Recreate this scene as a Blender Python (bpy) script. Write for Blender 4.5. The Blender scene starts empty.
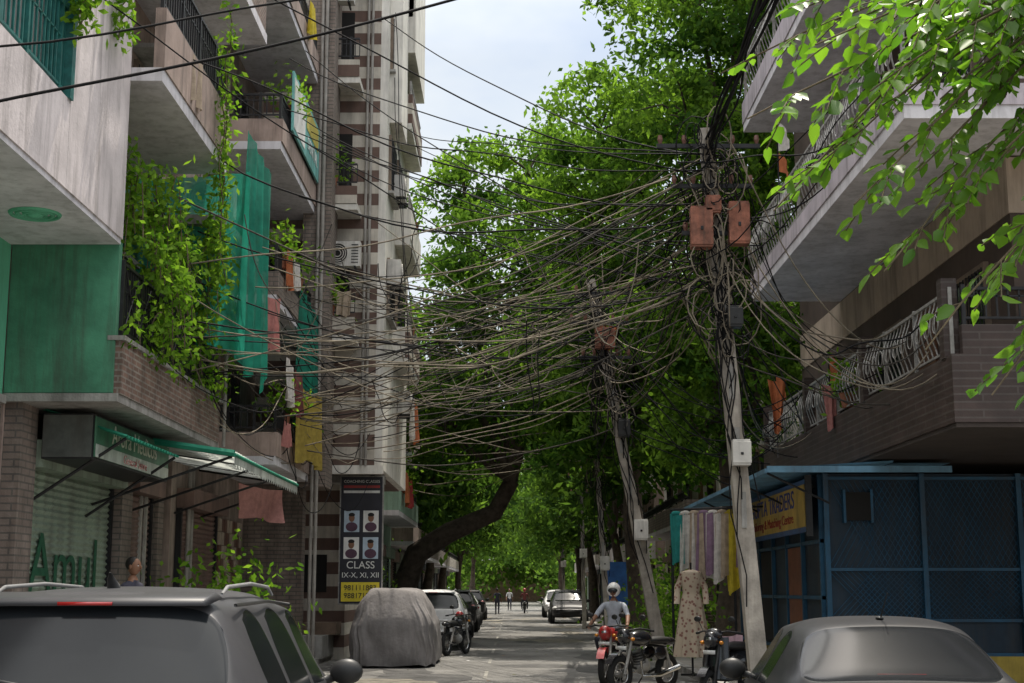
import bpy, math, random
import numpy as np
from mathutils import Vector, Matrix
random.seed(7); rng=np.random.default_rng(7)
R=random.uniform
sc=bpy.context.scene
sc.view_settings.view_transform='Standard'; sc.view_settings.look='None'; sc.view_settings.exposure=0
COL=sc.collection
# ---------------------------------------------------------------- helpers
def empty(name,loc=(0,0,0),rz=0):
    e=bpy.data.objects.new(name,None); e.location=loc; e.rotation_euler=(0,0,rz); COL.objects.link(e); return e
MATS={}
def M(name,col,rough=.75,var=.3,scale=2.5,bump=.0,bscale=40,streak=0.0,metal=0,brick=None,stripe=None,transl=0,alpha=1,coat=0,spec=.4):
    if name in MATS: return MATS[name]
    m=bpy.data.materials.new(name); m.use_nodes=True; nt=m.node_tree; N=nt.nodes; L=nt.links
    b=N['Principled BSDF']; out=N['Material Output']
    tc=N.new('ShaderNodeTexCoord')
    def mix(a,bb,f,bt='MIX'):
        x=N.new('ShaderNodeMix'); x.data_type='RGBA'; x.blend_type=bt
        for s,v in ((x.inputs[0],f),(x.inputs[6],a),(x.inputs[7],bb)):
            if isinstance(v,(int,float)): s.default_value=v
            elif isinstance(v,tuple): s.default_value=(*v[:3],1)
            else: L.new(v,s)
        return x.outputs[2]
    nz=N.new('ShaderNodeTexNoise'); nz.inputs['Scale'].default_value=scale; nz.inputs['Detail'].default_value=4; nz.inputs['Roughness'].default_value=.65
    L.new(tc.outputs['Object'],nz.inputs['Vector'])
    rp=N.new('ShaderNodeMapRange'); rp.inputs[1].default_value=.32; rp.inputs[2].default_value=.68
    L.new(nz.outputs[0],rp.inputs[0])
    base=tuple(col)
    c=None
    if brick or stripe:
        sx=N.new('ShaderNodeSeparateXYZ'); L.new(tc.outputs['Object'],sx.inputs[0])
    if brick:
        ad=N.new('ShaderNodeMath'); L.new(sx.outputs[0],ad.inputs[0]); L.new(sx.outputs[1],ad.inputs[1])
        cb=N.new('ShaderNodeCombineXYZ'); L.new(ad.outputs[0],cb.inputs[0]); L.new(sx.outputs[2],cb.inputs[1])
        bt=N.new('ShaderNodeTexBrick'); L.new(cb.outputs[0],bt.inputs[0]); w,h,mort,c2=brick
        bt.inputs['Color1'].default_value=(*base,1); bt.inputs['Color2'].default_value=(*c2,1); bt.inputs['Mortar'].default_value=(*mort,1)
        bt.inputs['Scale'].default_value=1; bt.inputs['Brick Width'].default_value=w; bt.inputs['Row Height'].default_value=h; bt.inputs['Mortar Size'].default_value=.012
        c=bt.outputs[0]
    elif stripe:
        per,c2,duty=stripe
        md=N.new('ShaderNodeMath'); md.operation='FRACT'; dv=N.new('ShaderNodeMath'); dv.operation='DIVIDE'; dv.inputs[1].default_value=per
        L.new(sx.outputs[2],dv.inputs[0]); L.new(dv.outputs[0],md.inputs[0])
        gt=N.new('ShaderNodeMath'); gt.operation='GREATER_THAN'; gt.inputs[1].default_value=duty; L.new(md.outputs[0],gt.inputs[0])
        c=mix(base,tuple(c2),gt.outputs[0])
    k=lambda s:tuple(min(1,x*s) for x in base)
    if c is None: c=mix(k(1-var),k(1+var*.5),rp.outputs[0])
    else:
        g=mix((1-var,)*3,(1,1,1),rp.outputs[0]); c=mix(c,g,1.0,'MULTIPLY')
    if streak:
        mp=N.new('ShaderNodeMapping'); mp.inputs['Scale'].default_value=(2.2,2.2,.22); L.new(tc.outputs['Object'],mp.inputs[0])
        n2=N.new('ShaderNodeTexNoise'); n2.inputs['Scale'].default_value=2.2; n2.inputs['Detail'].default_value=5; n2.inputs['Roughness'].default_value=.7; L.new(mp.outputs[0],n2.inputs['Vector'])
        r2=N.new('ShaderNodeMapRange'); r2.inputs[1].default_value=.46; r2.inputs[2].default_value=.70; r2.inputs[4].default_value=streak; L.new(n2.outputs[0],r2.inputs[0])
        c=mix(c,(.06,.05,.042),r2.outputs[0])
    L.new(c,b.inputs['Base Color'])
    b.inputs['Roughness'].default_value=rough; b.inputs['Metallic'].default_value=metal
    b.inputs['Specular IOR Level'].default_value=spec; b.inputs['Coat Weight'].default_value=coat
    if bump:
        n3=N.new('ShaderNodeTexNoise'); n3.inputs['Scale'].default_value=bscale; n3.inputs['Detail'].default_value=3; L.new(tc.outputs['Object'],n3.inputs['Vector'])
        bp=N.new('ShaderNodeBump'); bp.inputs['Strength'].default_value=bump; bp.inputs['Distance'].default_value=.02; L.new(n3.outputs[0],bp.inputs['Height']); L.new(bp.outputs[0],b.inputs['Normal'])
    sh=b.outputs[0]
    if transl:
        t=N.new('ShaderNodeBsdfTranslucent'); L.new(c,t.inputs[0]); ms=N.new('ShaderNodeMixShader'); ms.inputs[0].default_value=transl
        L.new(sh,ms.inputs[1]); L.new(t.outputs[0],ms.inputs[2]); sh=ms.outputs[0]
    if alpha<1:
        t=N.new('ShaderNodeBsdfTransparent'); ms=N.new('ShaderNodeMixShader'); ms.inputs[0].default_value=alpha
        L.new(t.outputs[0],ms.inputs[1]); L.new(sh,ms.inputs[2]); sh=ms.outputs[0]
    L.new(sh,out.inputs[0]); MATS[name]=m; return m
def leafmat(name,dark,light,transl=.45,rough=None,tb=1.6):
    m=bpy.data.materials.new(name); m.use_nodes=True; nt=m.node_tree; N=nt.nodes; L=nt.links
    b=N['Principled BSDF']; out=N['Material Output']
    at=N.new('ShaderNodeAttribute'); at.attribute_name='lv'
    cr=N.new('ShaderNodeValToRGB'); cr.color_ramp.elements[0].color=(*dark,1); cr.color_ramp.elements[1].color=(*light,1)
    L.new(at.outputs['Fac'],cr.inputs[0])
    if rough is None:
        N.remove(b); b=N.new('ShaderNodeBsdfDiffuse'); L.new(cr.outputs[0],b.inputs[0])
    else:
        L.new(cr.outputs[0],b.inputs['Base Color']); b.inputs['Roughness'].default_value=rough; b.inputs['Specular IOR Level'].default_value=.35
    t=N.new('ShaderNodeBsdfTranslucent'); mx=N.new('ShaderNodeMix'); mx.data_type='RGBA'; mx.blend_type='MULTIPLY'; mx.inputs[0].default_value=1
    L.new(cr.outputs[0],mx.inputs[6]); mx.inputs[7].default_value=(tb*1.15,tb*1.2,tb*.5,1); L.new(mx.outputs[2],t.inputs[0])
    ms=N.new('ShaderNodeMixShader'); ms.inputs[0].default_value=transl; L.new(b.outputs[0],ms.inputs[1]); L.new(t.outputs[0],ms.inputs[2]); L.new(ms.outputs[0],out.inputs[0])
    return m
class MB:
    def __init__(s): s.v=[];s.f=[];s.m=[];s.mats=[]
    def mi(s,m):
        if m not in s.mats: s.mats.append(m)
        return s.mats.index(m)
    def face(s,pts,m):
        n=len(s.v); s.v+= [tuple(p) for p in pts]; s.f.append(tuple(range(n,n+len(pts)))); s.m.append(s.mi(m))
    def hexa(s,P,m):
        n=len(s.v); s.v+=[tuple(p) for p in P]; k=s.mi(m)
        for q in ((0,3,2,1),(4,5,6,7),(0,1,5,4),(1,2,6,5),(2,3,7,6),(3,0,4,7)):
            s.f.append(tuple(n+i for i in q)); s.m.append(k)
    def box(s,x0,x1,y0,y1,z0,z1,m):
        s.hexa([(x0,y0,z0),(x1,y0,z0),(x1,y1,z0),(x0,y1,z0),(x0,y0,z1),(x1,y0,z1),(x1,y1,z1),(x0,y1,z1)],m)
    def fb(s,F,a0,a1,n0,n1,z0,z1,m):
        o,a,n=F
        def p(i,j,z): return (o[0]+a[0]*i+n[0]*j, o[1]+a[1]*i+n[1]*j, o[2]+z)
        s.hexa([p(a0,n0,z0),p(a1,n0,z0),p(a1,n1,z0),p(a0,n1,z0),p(a0,n0,z1),p(a1,n0,z1),p(a1,n1,z1),p(a0,n1,z1)],m)
    def tube(s,pts,r,m,n=6,cap=True,tw=0):
        pts=[Vector(p) for p in pts]; k=s.mi(m); base=len(s.v); rr=r if isinstance(r,(list,tuple)) else [r]*len(pts)
        up=Vector((0,0,1)); d0=(pts[-1]-pts[0]).normalized()
        if abs(d0.z)>.9: up=Vector((0,1,0))
        for i,p in enumerate(pts):
            d=(pts[min(i+1,len(pts)-1)]-pts[max(i-1,0)])
            if d.length<1e-6: d=d0
            d.normalize(); a=d.cross(up)
            if a.length<1e-3: a=d.cross(Vector((1,0,0)))
            a.normalize(); b=a.cross(d).normalized()
            for j in range(n):
                t=2*math.pi*j/n+tw; q=p+a*(math.cos(t)*rr[i])+b*(math.sin(t)*rr[i]); s.v.append(tuple(q))
        for i in range(len(pts)-1):
            for j in range(n):
                s.f.append((base+i*n+j,base+i*n+(j+1)%n,base+(i+1)*n+(j+1)%n,base+(i+1)*n+j)); s.m.append(k)
        if cap:
            s.f.append(tuple(base+j for j in range(n))); s.m.append(k)
            e=base+(len(pts)-1)*n; s.f.append(tuple(e+j for j in reversed(range(n)))); s.m.append(k)
    def ell(s,c,r,m,nu=12,nv=8,fn=None):
        k=s.mi(m); base=len(s.v)
        for i in range(nv+1):
            ph=math.pi*i/nv
            for j in range(nu):
                t=2*math.pi*j/nu; x,y,z=math.sin(ph)*math.cos(t),math.sin(ph)*math.sin(t),math.cos(ph)
                if fn: x,y,z=fn(x,y,z)
                s.v.append((c[0]+x*r[0],c[1]+y*r[1],c[2]+z*r[2]))
        for i in range(nv):
            for j in range(nu):
                s.f.append((base+i*nu+j,base+i*nu+(j+1)%nu,base+(i+1)*nu+(j+1)%nu,base+(i+1)*nu+j)); s.m.append(k)
    def torus(s,c,R0,r,axis,m,n=24,k=8):
        c=Vector(c); ax=Vector(axis).normalized(); a=ax.cross(Vector((0,0,1)))
        if a.length<.01: a=Vector((1,0,0))
        a.normalize(); b=ax.cross(a); mi=s.mi(m); base=len(s.v)
        for i in range(n):
            t=2*math.pi*i/n; d=a*math.cos(t)+b*math.sin(t)
            for j in range(k):
                q=2*math.pi*j/k; s.v.append(tuple(c+d*(R0+r*math.cos(q))+ax*(r*math.sin(q))))
        for i in range(n):
            for j in range(k):
                s.f.append((base+i*k+j,base+i*k+(j+1)%k,base+((i+1)%n)*k+(j+1)%k,base+((i+1)%n)*k+j)); s.m.append(mi)
    def grid(s,fn,nu,nv,m):
        k=s.mi(m); base=len(s.v)
        for i in range(nu+1):
            for j in range(nv+1): s.v.append(tuple(fn(i/nu,j/nv)))
        for i in range(nu):
            for j in range(nv):
                q=base+i*(nv+1)+j; s.f.append((q,q+1,q+nv+2,q+nv+1)); s.m.append(k)
    def done(s,name,parent=None,smooth=False,subsurf=0,bevel=0):
        me=bpy.data.meshes.new(name); me.from_pydata(s.v,[],s.f)
        for m in s.mats: me.materials.append(m)
        me.polygons.foreach_set('material_index',s.m)
        if smooth: me.polygons.foreach_set('use_smooth',[True]*len(s.f))
        me.update(); o=bpy.data.objects.new(name,me); COL.objects.link(o)
        if parent: o.parent=parent
        if bevel:
            b=o.modifiers.new('b','BEVEL'); b.width=bevel; b.segments=2; b.limit_method='ANGLE'
        if subsurf:
            b=o.modifiers.new('s','SUBSURF'); b.levels=subsurf; b.render_levels=subsurf
        return o
def text(s,loc,size,rot,mat,parent,sx=1,name='lettering'):
    c=bpy.data.curves.new(name,'FONT'); c.body=s; c.size=size; c.extrude=.003; c.align_x='CENTER'; c.align_y='CENTER'
    o=bpy.data.objects.new(name,c); o.location=loc; o.rotation_euler=rot; o.scale=(sx,1,1); c.materials.append(mat); COL.objects.link(o); o.parent=parent; return o
def leafobj(name,C,L,W,mat,lv,parent=None,D=None,near=False):
    C=np.asarray(C,dtype=np.float64); N=len(C)
    L=np.broadcast_to(L,(N,)); W=np.broadcast_to(W,(N,))
    if D is None:
        D=rng.normal(size=(N,3)); D[:,2]-=.3
    D=D/np.linalg.norm(D,axis=1,keepdims=True)
    A=rng.normal(size=(N,3))
    if near: A=np.cross(D,np.array([0,0,1.0])+.55*rng.normal(size=(N,3)))
    S=A-(A*D).sum(1,keepdims=True)*D; S/=np.linalg.norm(S,axis=1,keepdims=True)+1e-9
    L_=L[:,None];W_=W[:,None]; U=np.cross(S,D)
    if near:
        V=np.stack([C,C+D*L_*.22+S*W_*.42+U*W_*.1,C+D*L_*.55+S*W_*.46+U*W_*.12,C+D*L_*.83+S*W_*.2+U*W_*.04-U*L_*.04,C+D*L_-U*L_*.1,
                    C+D*L_*.83-S*W_*.2+U*W_*.04-U*L_*.04,C+D*L_*.55-S*W_*.46+U*W_*.12,C+D*L_*.22-S*W_*.42+U*W_*.1],1); nvp=8
        idx=np.array([[0,1,2,3,4],[0,4,5,6,7]]); 
    else:
        V=np.stack([C,C+D*L_*.45+S*W_*.5,C+D*L_,C+D*L_*.45-S*W_*.5],1); nvp=4; idx=np.array([[0,1,2,3]])
    nf=len(idx); k=idx.shape[1]
    loops=(idx[None]+ (np.arange(N)*nvp)[:,None,None]).reshape(-1)
    me=bpy.data.meshes.new(name); me.vertices.add(N*nvp); me.vertices.foreach_set('co',V.reshape(-1).astype(np.float32))
    me.loops.add(len(loops)); me.loops.foreach_set('vertex_index',loops.astype(np.int32))
    me.polygons.add(N*nf); me.polygons.foreach_set('loop_start',(np.arange(N*nf)*k).astype(np.int32))
    me.update(calc_edges=True)
    at=me.attributes.new('lv','FLOAT','POINT'); at.data.foreach_set('value',np.repeat(np.clip(lv,0,1),nvp).astype(np.float32))
    me.materials.append(mat); o=bpy.data.objects.new(name,me); COL.objects.link(o)
    if parent: o.parent=parent
    return o
# ---------------------------------------------------------------- materials
concrete=M('concrete',(.33,.32,.30),.85,.35,1.5,.4,30,streak=.55)
white_pl=M('white_plaster',(.66,.60,.60),.85,.25,1.0,.2,25,streak=.5)
cream_pl=M('cream_plaster',(.52,.48,.42),.85,.25,1.0,.2,25,streak=.5)
soffit=M('painted_soffit',(.66,.64,.67),.85,.2,1.2,.15,25,streak=.35)
green_wall=M('green_wall',(.08,.28,.17),.85,.4,1.1,.2,30,streak=.6)
green_bright=M('green_bright_wall',(.13,.46,.29),.8,.2,1.0,.15,30,streak=.35)
palegreen=M('pale_green_wall',(.30,.46,.36),.8,.25,1.0,.15,30,streak=.4)
pink_pl=M('pinkish_plaster',(.38,.29,.25),.85,.35,1.2,.2,25,streak=.65)
brick=M('brick_cladding',(.30,.18,.14),.8,.5,2,.3,40,streak=.5,brick=(.24,.075,(.34,.30,.26),(.19,.12,.095)))
brickgrey=M('grey_brick_cladding',(.25,.195,.165),.8,.45,2,.3,40,streak=.55,brick=(.3,.09,(.15,.135,.12),(.30,.245,.21)))
darktile=M('dark_tile',(.052,.033,.028),.5,.4,2,.1,40,streak=.0,brick=(.9,.1,(.09,.072,.064),(.07,.046,.04)))
stripes=M('striped_cladding',(.62,.57,.49),.8,.3,1.5,.1,30,streak=.35,stripe=(.58,(.16,.10,.08),.5))
darkin=M('dark_interior',(.015,.014,.013),.9,.2)
blackmet=M('black_iron',(.025,.025,.027),.5,.4,8,metal=.3)
tealmet=M('teal_painted_metal',(.02,.13,.12),.5,.35,8)
silver=M('steel_railing',(.36,.35,.33),.55,.4,6,metal=.2,streak=.4)
greyrail=M('roof_rail_grey',(.22,.22,.22),.4,.2,4)
glassd=M('window_glass',(.02,.025,.03),.1,.2,2,spec=.5)
carglass=M('car_glass',(.012,.014,.016),.12,.2,2,spec=.3)
woodb=M('brown_wood',(.16,.075,.04),.6,.4,3)
woodf=M('window_frame',(.2,.15,.11),.6,.4,3)
shutg=M('green_shutter',(.28,.35,.27),.6,.3,1.5,streak=.6)
shutb=M('brown_shutter',(.2,.13,.11),.6,.35,1.5,streak=.55)
bluep=M('blue_painted_metal',(.015,.085,.16),.55,.35,2,streak=.5)
blued=M('dark_blue_painted_metal',(.012,.032,.055),.6,.5,1.2,streak=.5)
yellowp=M('yellow_paint',(.5,.36,.07),.8,.3,2,streak=.4)
acw=M('ac_white',(.6,.58,.54),.6,.2,3,streak=.5)
rust=M('rusty_orange',(.30,.12,.08),.85,.6,5,.3,30,streak=.8)
rubber=M('rubber',(.015,.015,.015),.85,.3)
chrome=M('chrome',(.55,.55,.55),.2,.1,metal=1)
plast=M('black_plastic',(.02,.02,.02),.45,.3,10)
skin=M('skin',(.22,.11,.065),.6,.1)
hair=M('hair',(.01,.008,.007),.6,.3,30)
whitep=M('white_paint',(.78,.78,.76),.5,.15,3,streak=.2)
redp=M('red_paint',(.35,.02,.02),.3,.2,3,coat=.6)
bark=M('bark',(.085,.065,.05),.95,.5,5,.9,14)
twig=M('twig_bark',(.11,.085,.05),.9,.4,20)
# ---------------------------------------------------------------- ground
def ground():
    mb=MB(); g=M('dusty_ground',(.20,.18,.15),.95,.4,.6,.5,20)
    mb.box(-700,700,-200,900,-1,0,g); mb.done('ground')
    asp=M('asphalt_road',(.18,.175,.165),.85,.5,.45,.7,60)
    mb=MB(); mb.grid(lambda u,v:(-4.3+7.7*u,-30+260*v,.004),1,40,asp); mb.done('road')
    w=M('worn_line',(.3,.29,.26),.9,.6,9)
    mb=MB()
    for i in range(-3,40):
        if random.random()<.7: mb.face([(-.55,i*5.5,.008),(-.48,i*5.5,.008),(-.48,i*5.5+2.6,.008),(-.55,i*5.5+2.6,.008)],w)
    mb.done('road_marking')
    pv=M('pavement_slabs',(.27,.25,.22),.9,.4,1.2,.4,30)
    kb=M('kerb_stone',(.33,.32,.3),.9,.5,2,.3,30)
    mb=MB()
    mb.box(3.6,5.6,-30,220,0,.12,pv); 
    for i in range(-20,180): mb.box(3.42,3.598,i*1.2,i*1.2+1.18,0,.14+R(-.01,.01),kb)
    mb.done('pavement')
    mb=MB(); mb.box(-6.5,-4.55,-30,220,0,.12,pv)
    for i in range(-20,180): mb.box(-4.548,-4.36,i*1.2,i*1.2+1.18,0,.13+R(-.01,.01),kb)
    mb.done('pavement')
    mb=MB(); tar=M('tar_patch',(.09,.088,.085),.8,.5,2,.4,50); dust=M('dust_patch',(.25,.23,.19),.95,.5,3,.3,60)
    for i in range(40):
        x=R(-3.8,2.9);y=R(24,90); w=R(.3,1.1);l=R(.6,3)
        pts=[(x+w*math.cos(t)*R(.7,1.15),y+l*math.sin(t)*R(.7,1.15),.0055+i*.00005) for t in [k*math.pi/9 for k in range(18)]]
        mb.face(pts,tar if i%2 else dust)
    mb.done('road_patches')
    mb=MB(); ms=[M('litter_white',(.6,.6,.58)),M('litter_brown',(.2,.12,.06)),M('litter_leaf',(.12,.13,.03))]
    for i in range(700):
        s=random.choice((-1,1)); x=R(-4.3,-3.2) if s<0 else R(2.6,3.4)
        if R(0,1)<.3: x=R(-4,3)
        y=22+68*R(0,1)**1.5; a=R(0,3.14); r=R(.02,.07); z=R(.012,.03)
        mb.face([(x+r*math.cos(a+k*1.57),y+r*math.sin(a+k*1.57)*R(.6,1),z+R(0,.015)) for k in range(4)],random.choice(ms))
    mb.done('roadside_litter')
ground()
# ---------------------------------------------------------------- facade parts
LX=lambda x:((x,0,0),(0,1,0),(1,0,0))
RX=lambda x:((x,0,0),(0,1,0),(-1,0,0))
CY=lambda y:((0,y,0),(1,0,0),(0,-1,0))
def window(mb,F,a0,a1,z0,z1,fr=woodf,grill=True,shade=True,panes=2,glass=glassd):
    mb.fb(F,a0,a1,-.02,.02,z0,z1,glass)
    t=.07
    mb.fb(F,a0-t,a0,-.01,.07,z0-t,z1+t,fr); mb.fb(F,a1,a1+t,-.01,.07,z0-t,z1+t,fr)
    mb.fb(F,a0,a1,-.01,.068,z1,z1+t,fr); mb.fb(F,a0,a1,-.01,.068,z0-t,z0,fr)
    for i in range(1,panes):
        a=a0+(a1-a0)*i/panes; mb.fb(F,a-.025,a+.025,.0,.06,z0,z1,fr)
    mb.fb(F,a0-.15,a1+.15,-.01,.14,z0-t-.06,z0-t-.002,concrete)
    if grill:
        n=int((a1-a0)/.13)
        for i in range(n+1):
            a=a0+(a1-a0)*i/n; mb.fb(F,a-.007,a+.007,.075,.09,z0,z1,blackmet)
        for z in (z0+.3,(z0+z1)/2,z1-.3): mb.fb(F,a0,a1,.09,.1,z-.01,z+.01,blackmet)
    if shade: mb.fb(F,a0-.3,a1+.3,-.01,.5,z1+.18,z1+.26,concrete)
def railing(mb,F,a0,a1,n,z0,z1,m,step=.12,r=.01,style=0):
    mb.fb(F,a0,a1,n-.025,n+.025,z1-.04,z1,m); mb.fb(F,a0,a1,n-.015,n+.015,z0+.08,z0+.11,m)
    k=max(1,int((a1-a0)/step)); o,A,Nn=F
    for i in range(k+1):
        a=a0+(a1-a0)*i/k
        if i%8==0: mb.fb(F,a-.025,a+.025,n-.024,n+.024,z0,z1+.03,m)
        elif style==0: mb.fb(F,a-r,a+r,n-r,n+r,z0+.1,z1-.03,m)
        else:
            pts=[]
            for j in range(9):
                t=j/8; z=z0+.1+(z1-z0-.13)*t; off=.10*math.sin(t*math.pi)**2; aa=a+.03*math.sin(t*math.pi*3)
                pts.append((o[0]+A[0]*aa+Nn[0]*(n+off),o[1]+A[1]*aa+Nn[1]*(n+off),z))
            mb.tube(pts,r,m,4,cap=False)
            if i%2: mb.torus((o[0]+A[0]*(a+step)+Nn[0]*(n+.08),o[1]+A[1]*(a+step)+Nn[1]*(n+.08),(z0+z1)/2+.05),step*.6,r*.8,Nn,m,12,4)
    if style==0: mb.fb(F,a0,a1,n-.012,n+.012,(z0+z1)/2+.12,(z0+z1)/2+.14,m)
def ringdisc(mb,c,r,ax,m): mb.torus(c,r,.012,ax,m,20,5)
def shutter(mb,F,a0,a1,z0,z1,m,box=True):
    n=int((z1-z0)/.09)
    for i in range(n):
        z=z0+(z1-z0)*i/n; h=(z1-z0)/n; o,A,Nn=F
        def p(a,nn,zz): return (o[0]+A[0]*a+Nn[0]*nn,o[1]+A[1]*a+Nn[1]*nn,zz)
        mb.face([p(a0,.02,z),p(a1,.02,z),p(a1,.055,z+h*.5),p(a0,.055,z+h*.5)],m)
        mb.face([p(a0,.055,z+h*.5),p(a1,.055,z+h*.5),p(a1,.02,z+h),p(a0,.02,z+h)],m)
    mb.fb(F,a0-.08,a0,-.01,.09,z0,z1,blackmet); mb.fb(F,a1,a1+.08,-.01,.09,z0,z1,blackmet)
    mb.fb(F,a0,a1,.0,.08,z0-.05,z0-.001,blackmet)
    if box: mb.fb(F,a0-.08,a1+.08,-.01,.3,z1+.001,z1+.35,m)
def ac_unit(name,F,a,n,z,w=.85,h=.6,d=.32):
    mb=MB(); mb.fb(F,a,a+w,n,n+d,z,z+h,acw); o,A,Nn=F
    c=[o[i]+A[i]*(a+w*.38)+Nn[i]*(n+d+.004) for i in range(3)]; c[2]=z+h*.5
    mb.ell(c,(max(.005,h*.4*abs(A[0])+.004),max(.005,h*.4*abs(A[1])+.004),h*.4),darkin,20,8)
    for r in (.08,.14,.19,.24): ringdisc(mb,[c[i]+Nn[i]*.015 for i in range(3)],r,Nn,acw)
    for k in range(7): mb.fb(F,a+w*.76,a+w*.95,n+d,n+d+.01,z+.08+k*.07,z+.1+k*.07,plast)
    for q in (a+.1,a+w-.14):
        mb.fb(F,q,q+.04,n-.15,n+d+.05,z-.05,z-.002,blackmet)
    mb.done(name,bevel=.012)
def drape(mb,p0,p1,length,folds,m,amp=.05,narrow=0,ph=0,flare=0,nu=20,nv=10):
    p0=Vector(p0);p1=Vector(p1); d=p1-p0; n=Vector((-d.y,d.x,0)).normalized() if (abs(d.x)+abs(d.y))>1e-4 else Vector((1,0,0))
    def fn(u,v):
        uu=.5+(u-.5)*(1-narrow*math.sin(v*math.pi*.5)+flare*v)
        p=p0+d*uu; a=amp*(.4+v)
        p=p+n*(a*math.sin(u*folds*6.28+ph+v*1.3)+a*.5*math.sin(u*folds*14+ph*3+v*2)); p.z-=length*v*(1+.05*math.sin(u*7+ph))+.04*math.sin(u*math.pi)*(1-v)
        return p
    mb.grid(fn,nu,nv,m)
def cloth(name,col,transl=.25): return M(name,col,.9,.25,9,.2,80,transl=transl)
pvc=M('pvc_pipe',(.35,.33,.30),.6,.3,3,streak=.4)
# ---------------------------------------------------------------- LEFT building A
def bldA():
    e=empty('white_green_apartment_building'); mb=MB(); F=LX(-4.9)
    mb.box(-9,-4.9,4,10.6,6,16,white_pl); mb.box(-9,-4.9,15.1,17.42,6,16,white_pl)
    mb.box(-9,-4.902,10.6,15.1,6,7.0,white_pl); mb.box(-9,-4.902,10.6,15.1,9.6,16,white_pl)
    mb.box(-9,-6.1,10.6,15.1,7.0,9.6,green_bright)
    mb.box(-8.99,-4.92,4.02,17.40,5.93,5.998,soffit)
    mb.box(-9,-6.3,4,17.42,3.95,5.93,green_bright); mb.box(-9,-6.3,4,17.42,0,3.95,brickgrey)
    mb.box(-6.34,-6.2,4,17.3,3.9,4.0,concrete)
    mb.done('walls',e)
    mb=MB(); railing(mb,F,10.62,15.08,-.06,7.0,8.05,tealmet,.13,.012)
    mb.fb(F,14.98,15.1,-.3,.03,7.0,9.6,tealmet); mb.fb(F,10.6,14.98,-.25,.028,9.48,9.6,tealmet); mb.fb(F,12.8,12.9,-.25,.02,7,9.5,tealmet)
    for k in range(5): mb.fb(F,10.62,15.08,-.04,-.02,8.2+k*.26,8.215+k*.26,blackmet)
    G=LX(-6.1); window(mb,G,11.2,12.6,7.1,9.2,tealmet); window(mb,G,13.2,14.6,7.1,9.2,tealmet)
    for r in (.12,.2,.27): mb.torus((-5.5,15.9,5.925),r,.028,(0,0,1),green_bright,28,6)
    mb.ell((-5.5,15.9,5.91),(.1,.1,.04),green_bright)
    mb.done('window_bay',e)
bldA()
# ---------------------------------------------------------------- LEFT building B
def bldB():
    e=empty('brick_parapet_house'); mb=MB()
    mb.box(-10,-6.3,17.5,25,0,15.5,pink_pl)
    mb.box(-10,-6.28,22.4,25,0.1,3.6,brickgrey)
    F=LX(-6.3)
    for a0,a1 in ((17.55,18.15),(22.3,22.9),(24.6,24.98)): mb.fb(F,a0,a1,.0,.22,.12,3.95,brickgrey)
    mb.box(-6.3,-4.95,17.46,17.6,4.06,5.99,green_wall)
    mb.box(-6.3,-4.88,17.44,23.6,3.95,4.05,concrete)
    mb.box(-5.0,-4.86,17.5,23.5,4.052,4.72,brick); mb.box(-5.04,-4.82,17.45,23.55,4.722,4.78,concrete)
    mb.box(-6.3,-5.0,23.38,23.5,4.05,4.72,brick)
    mb.box(-6.3,-4.5,17.43,21.6,8.1,8.28,soffit); mb.box(-4.62,-4.48,17.44,21.58,8.282,9.1,pink_pl); mb.box(-6.3,-4.62,21.46,21.6,8.28,9.1,pink_pl)
    mb.box(-6.3,-4.5,21.62,24.9,7.3,7.45,concrete)
    mb.box(-6.3,-4.45,17.43,24.5,11.4,11.58,soffit); mb.box(-4.6,-4.46,17.44,24.4,11.58,12.4,brick)
    mb.done('walls',e)
    mb=MB(); G=LX(-4.93)
    railing(mb,G,17.62,23.45,0,4.78,5.75,blackmet,.11,.012)
    for k in range(9):
        a=17.7+k*.63; mb.tube([(-4.91,a,4.9),(-4.91,a+.6,5.65)],.01,blackmet,4); mb.tube([(-4.91,a+.6,4.9),(-4.91,a,5.65)],.01,blackmet,4)
    railing(mb,LX(-4.55),17.5,21.5,0,9.1,9.9,blackmet,.13,.012); railing(mb,LX(-4.53),17.5,24.3,0,12.4,13.2,blackmet,.13,.012)
    mb.fb(F,18.2,19.2,-.01,.03,4.06,6.3,woodb); window(mb,F,20,21.6,4.9,6.4); window(mb,F,22.2,23.2,4.9,6.4)
    window(mb,F,18.4,20.0,9.0,10.6); mb.fb(F,20.4,21.3,-.01,.03,8.3,10.5,woodb); window(mb,F,22.6,24.2,8.5,10.3)
    window(mb,F,18.4,20.0,12.2,13.6); window(mb,F,22,23.6,12.2,13.6)
    for (x,y) in ((-6.22,23.9),(-6.2,24.15)): mb.tube([(x,y,.2),(x,y,15)],.05,pvc,8)
    mb.tube([(-4.8,23.6,4.0),(-4.8,23.6,8.1)],.03,pvc,8)
    mb.done('windows_and_railings',e)
    mb=MB(); shutter(mb,F,18.25,22.2,.15,3.2,shutg); shutter(mb,LX(-6.26),22.95,24.5,.15,3.2,shutb)
    mb.done('roller_shutters',e)
    gt=M('dark_green_lettering',(.015,.10,.05),.7,.3,9); wt=M('faded_white_lettering',(.6,.6,.55),.7,.3,9)
    text('Amul',(-6.23,20.1,1.95),1.15,(math.pi/2,0,math.pi/2),gt,e,1.25)
    text('MILK & MORE',(-6.23,20.2,1.2),.42,(math.pi/2,0,math.pi/2),wt,e,1.2)
bldB()
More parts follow.
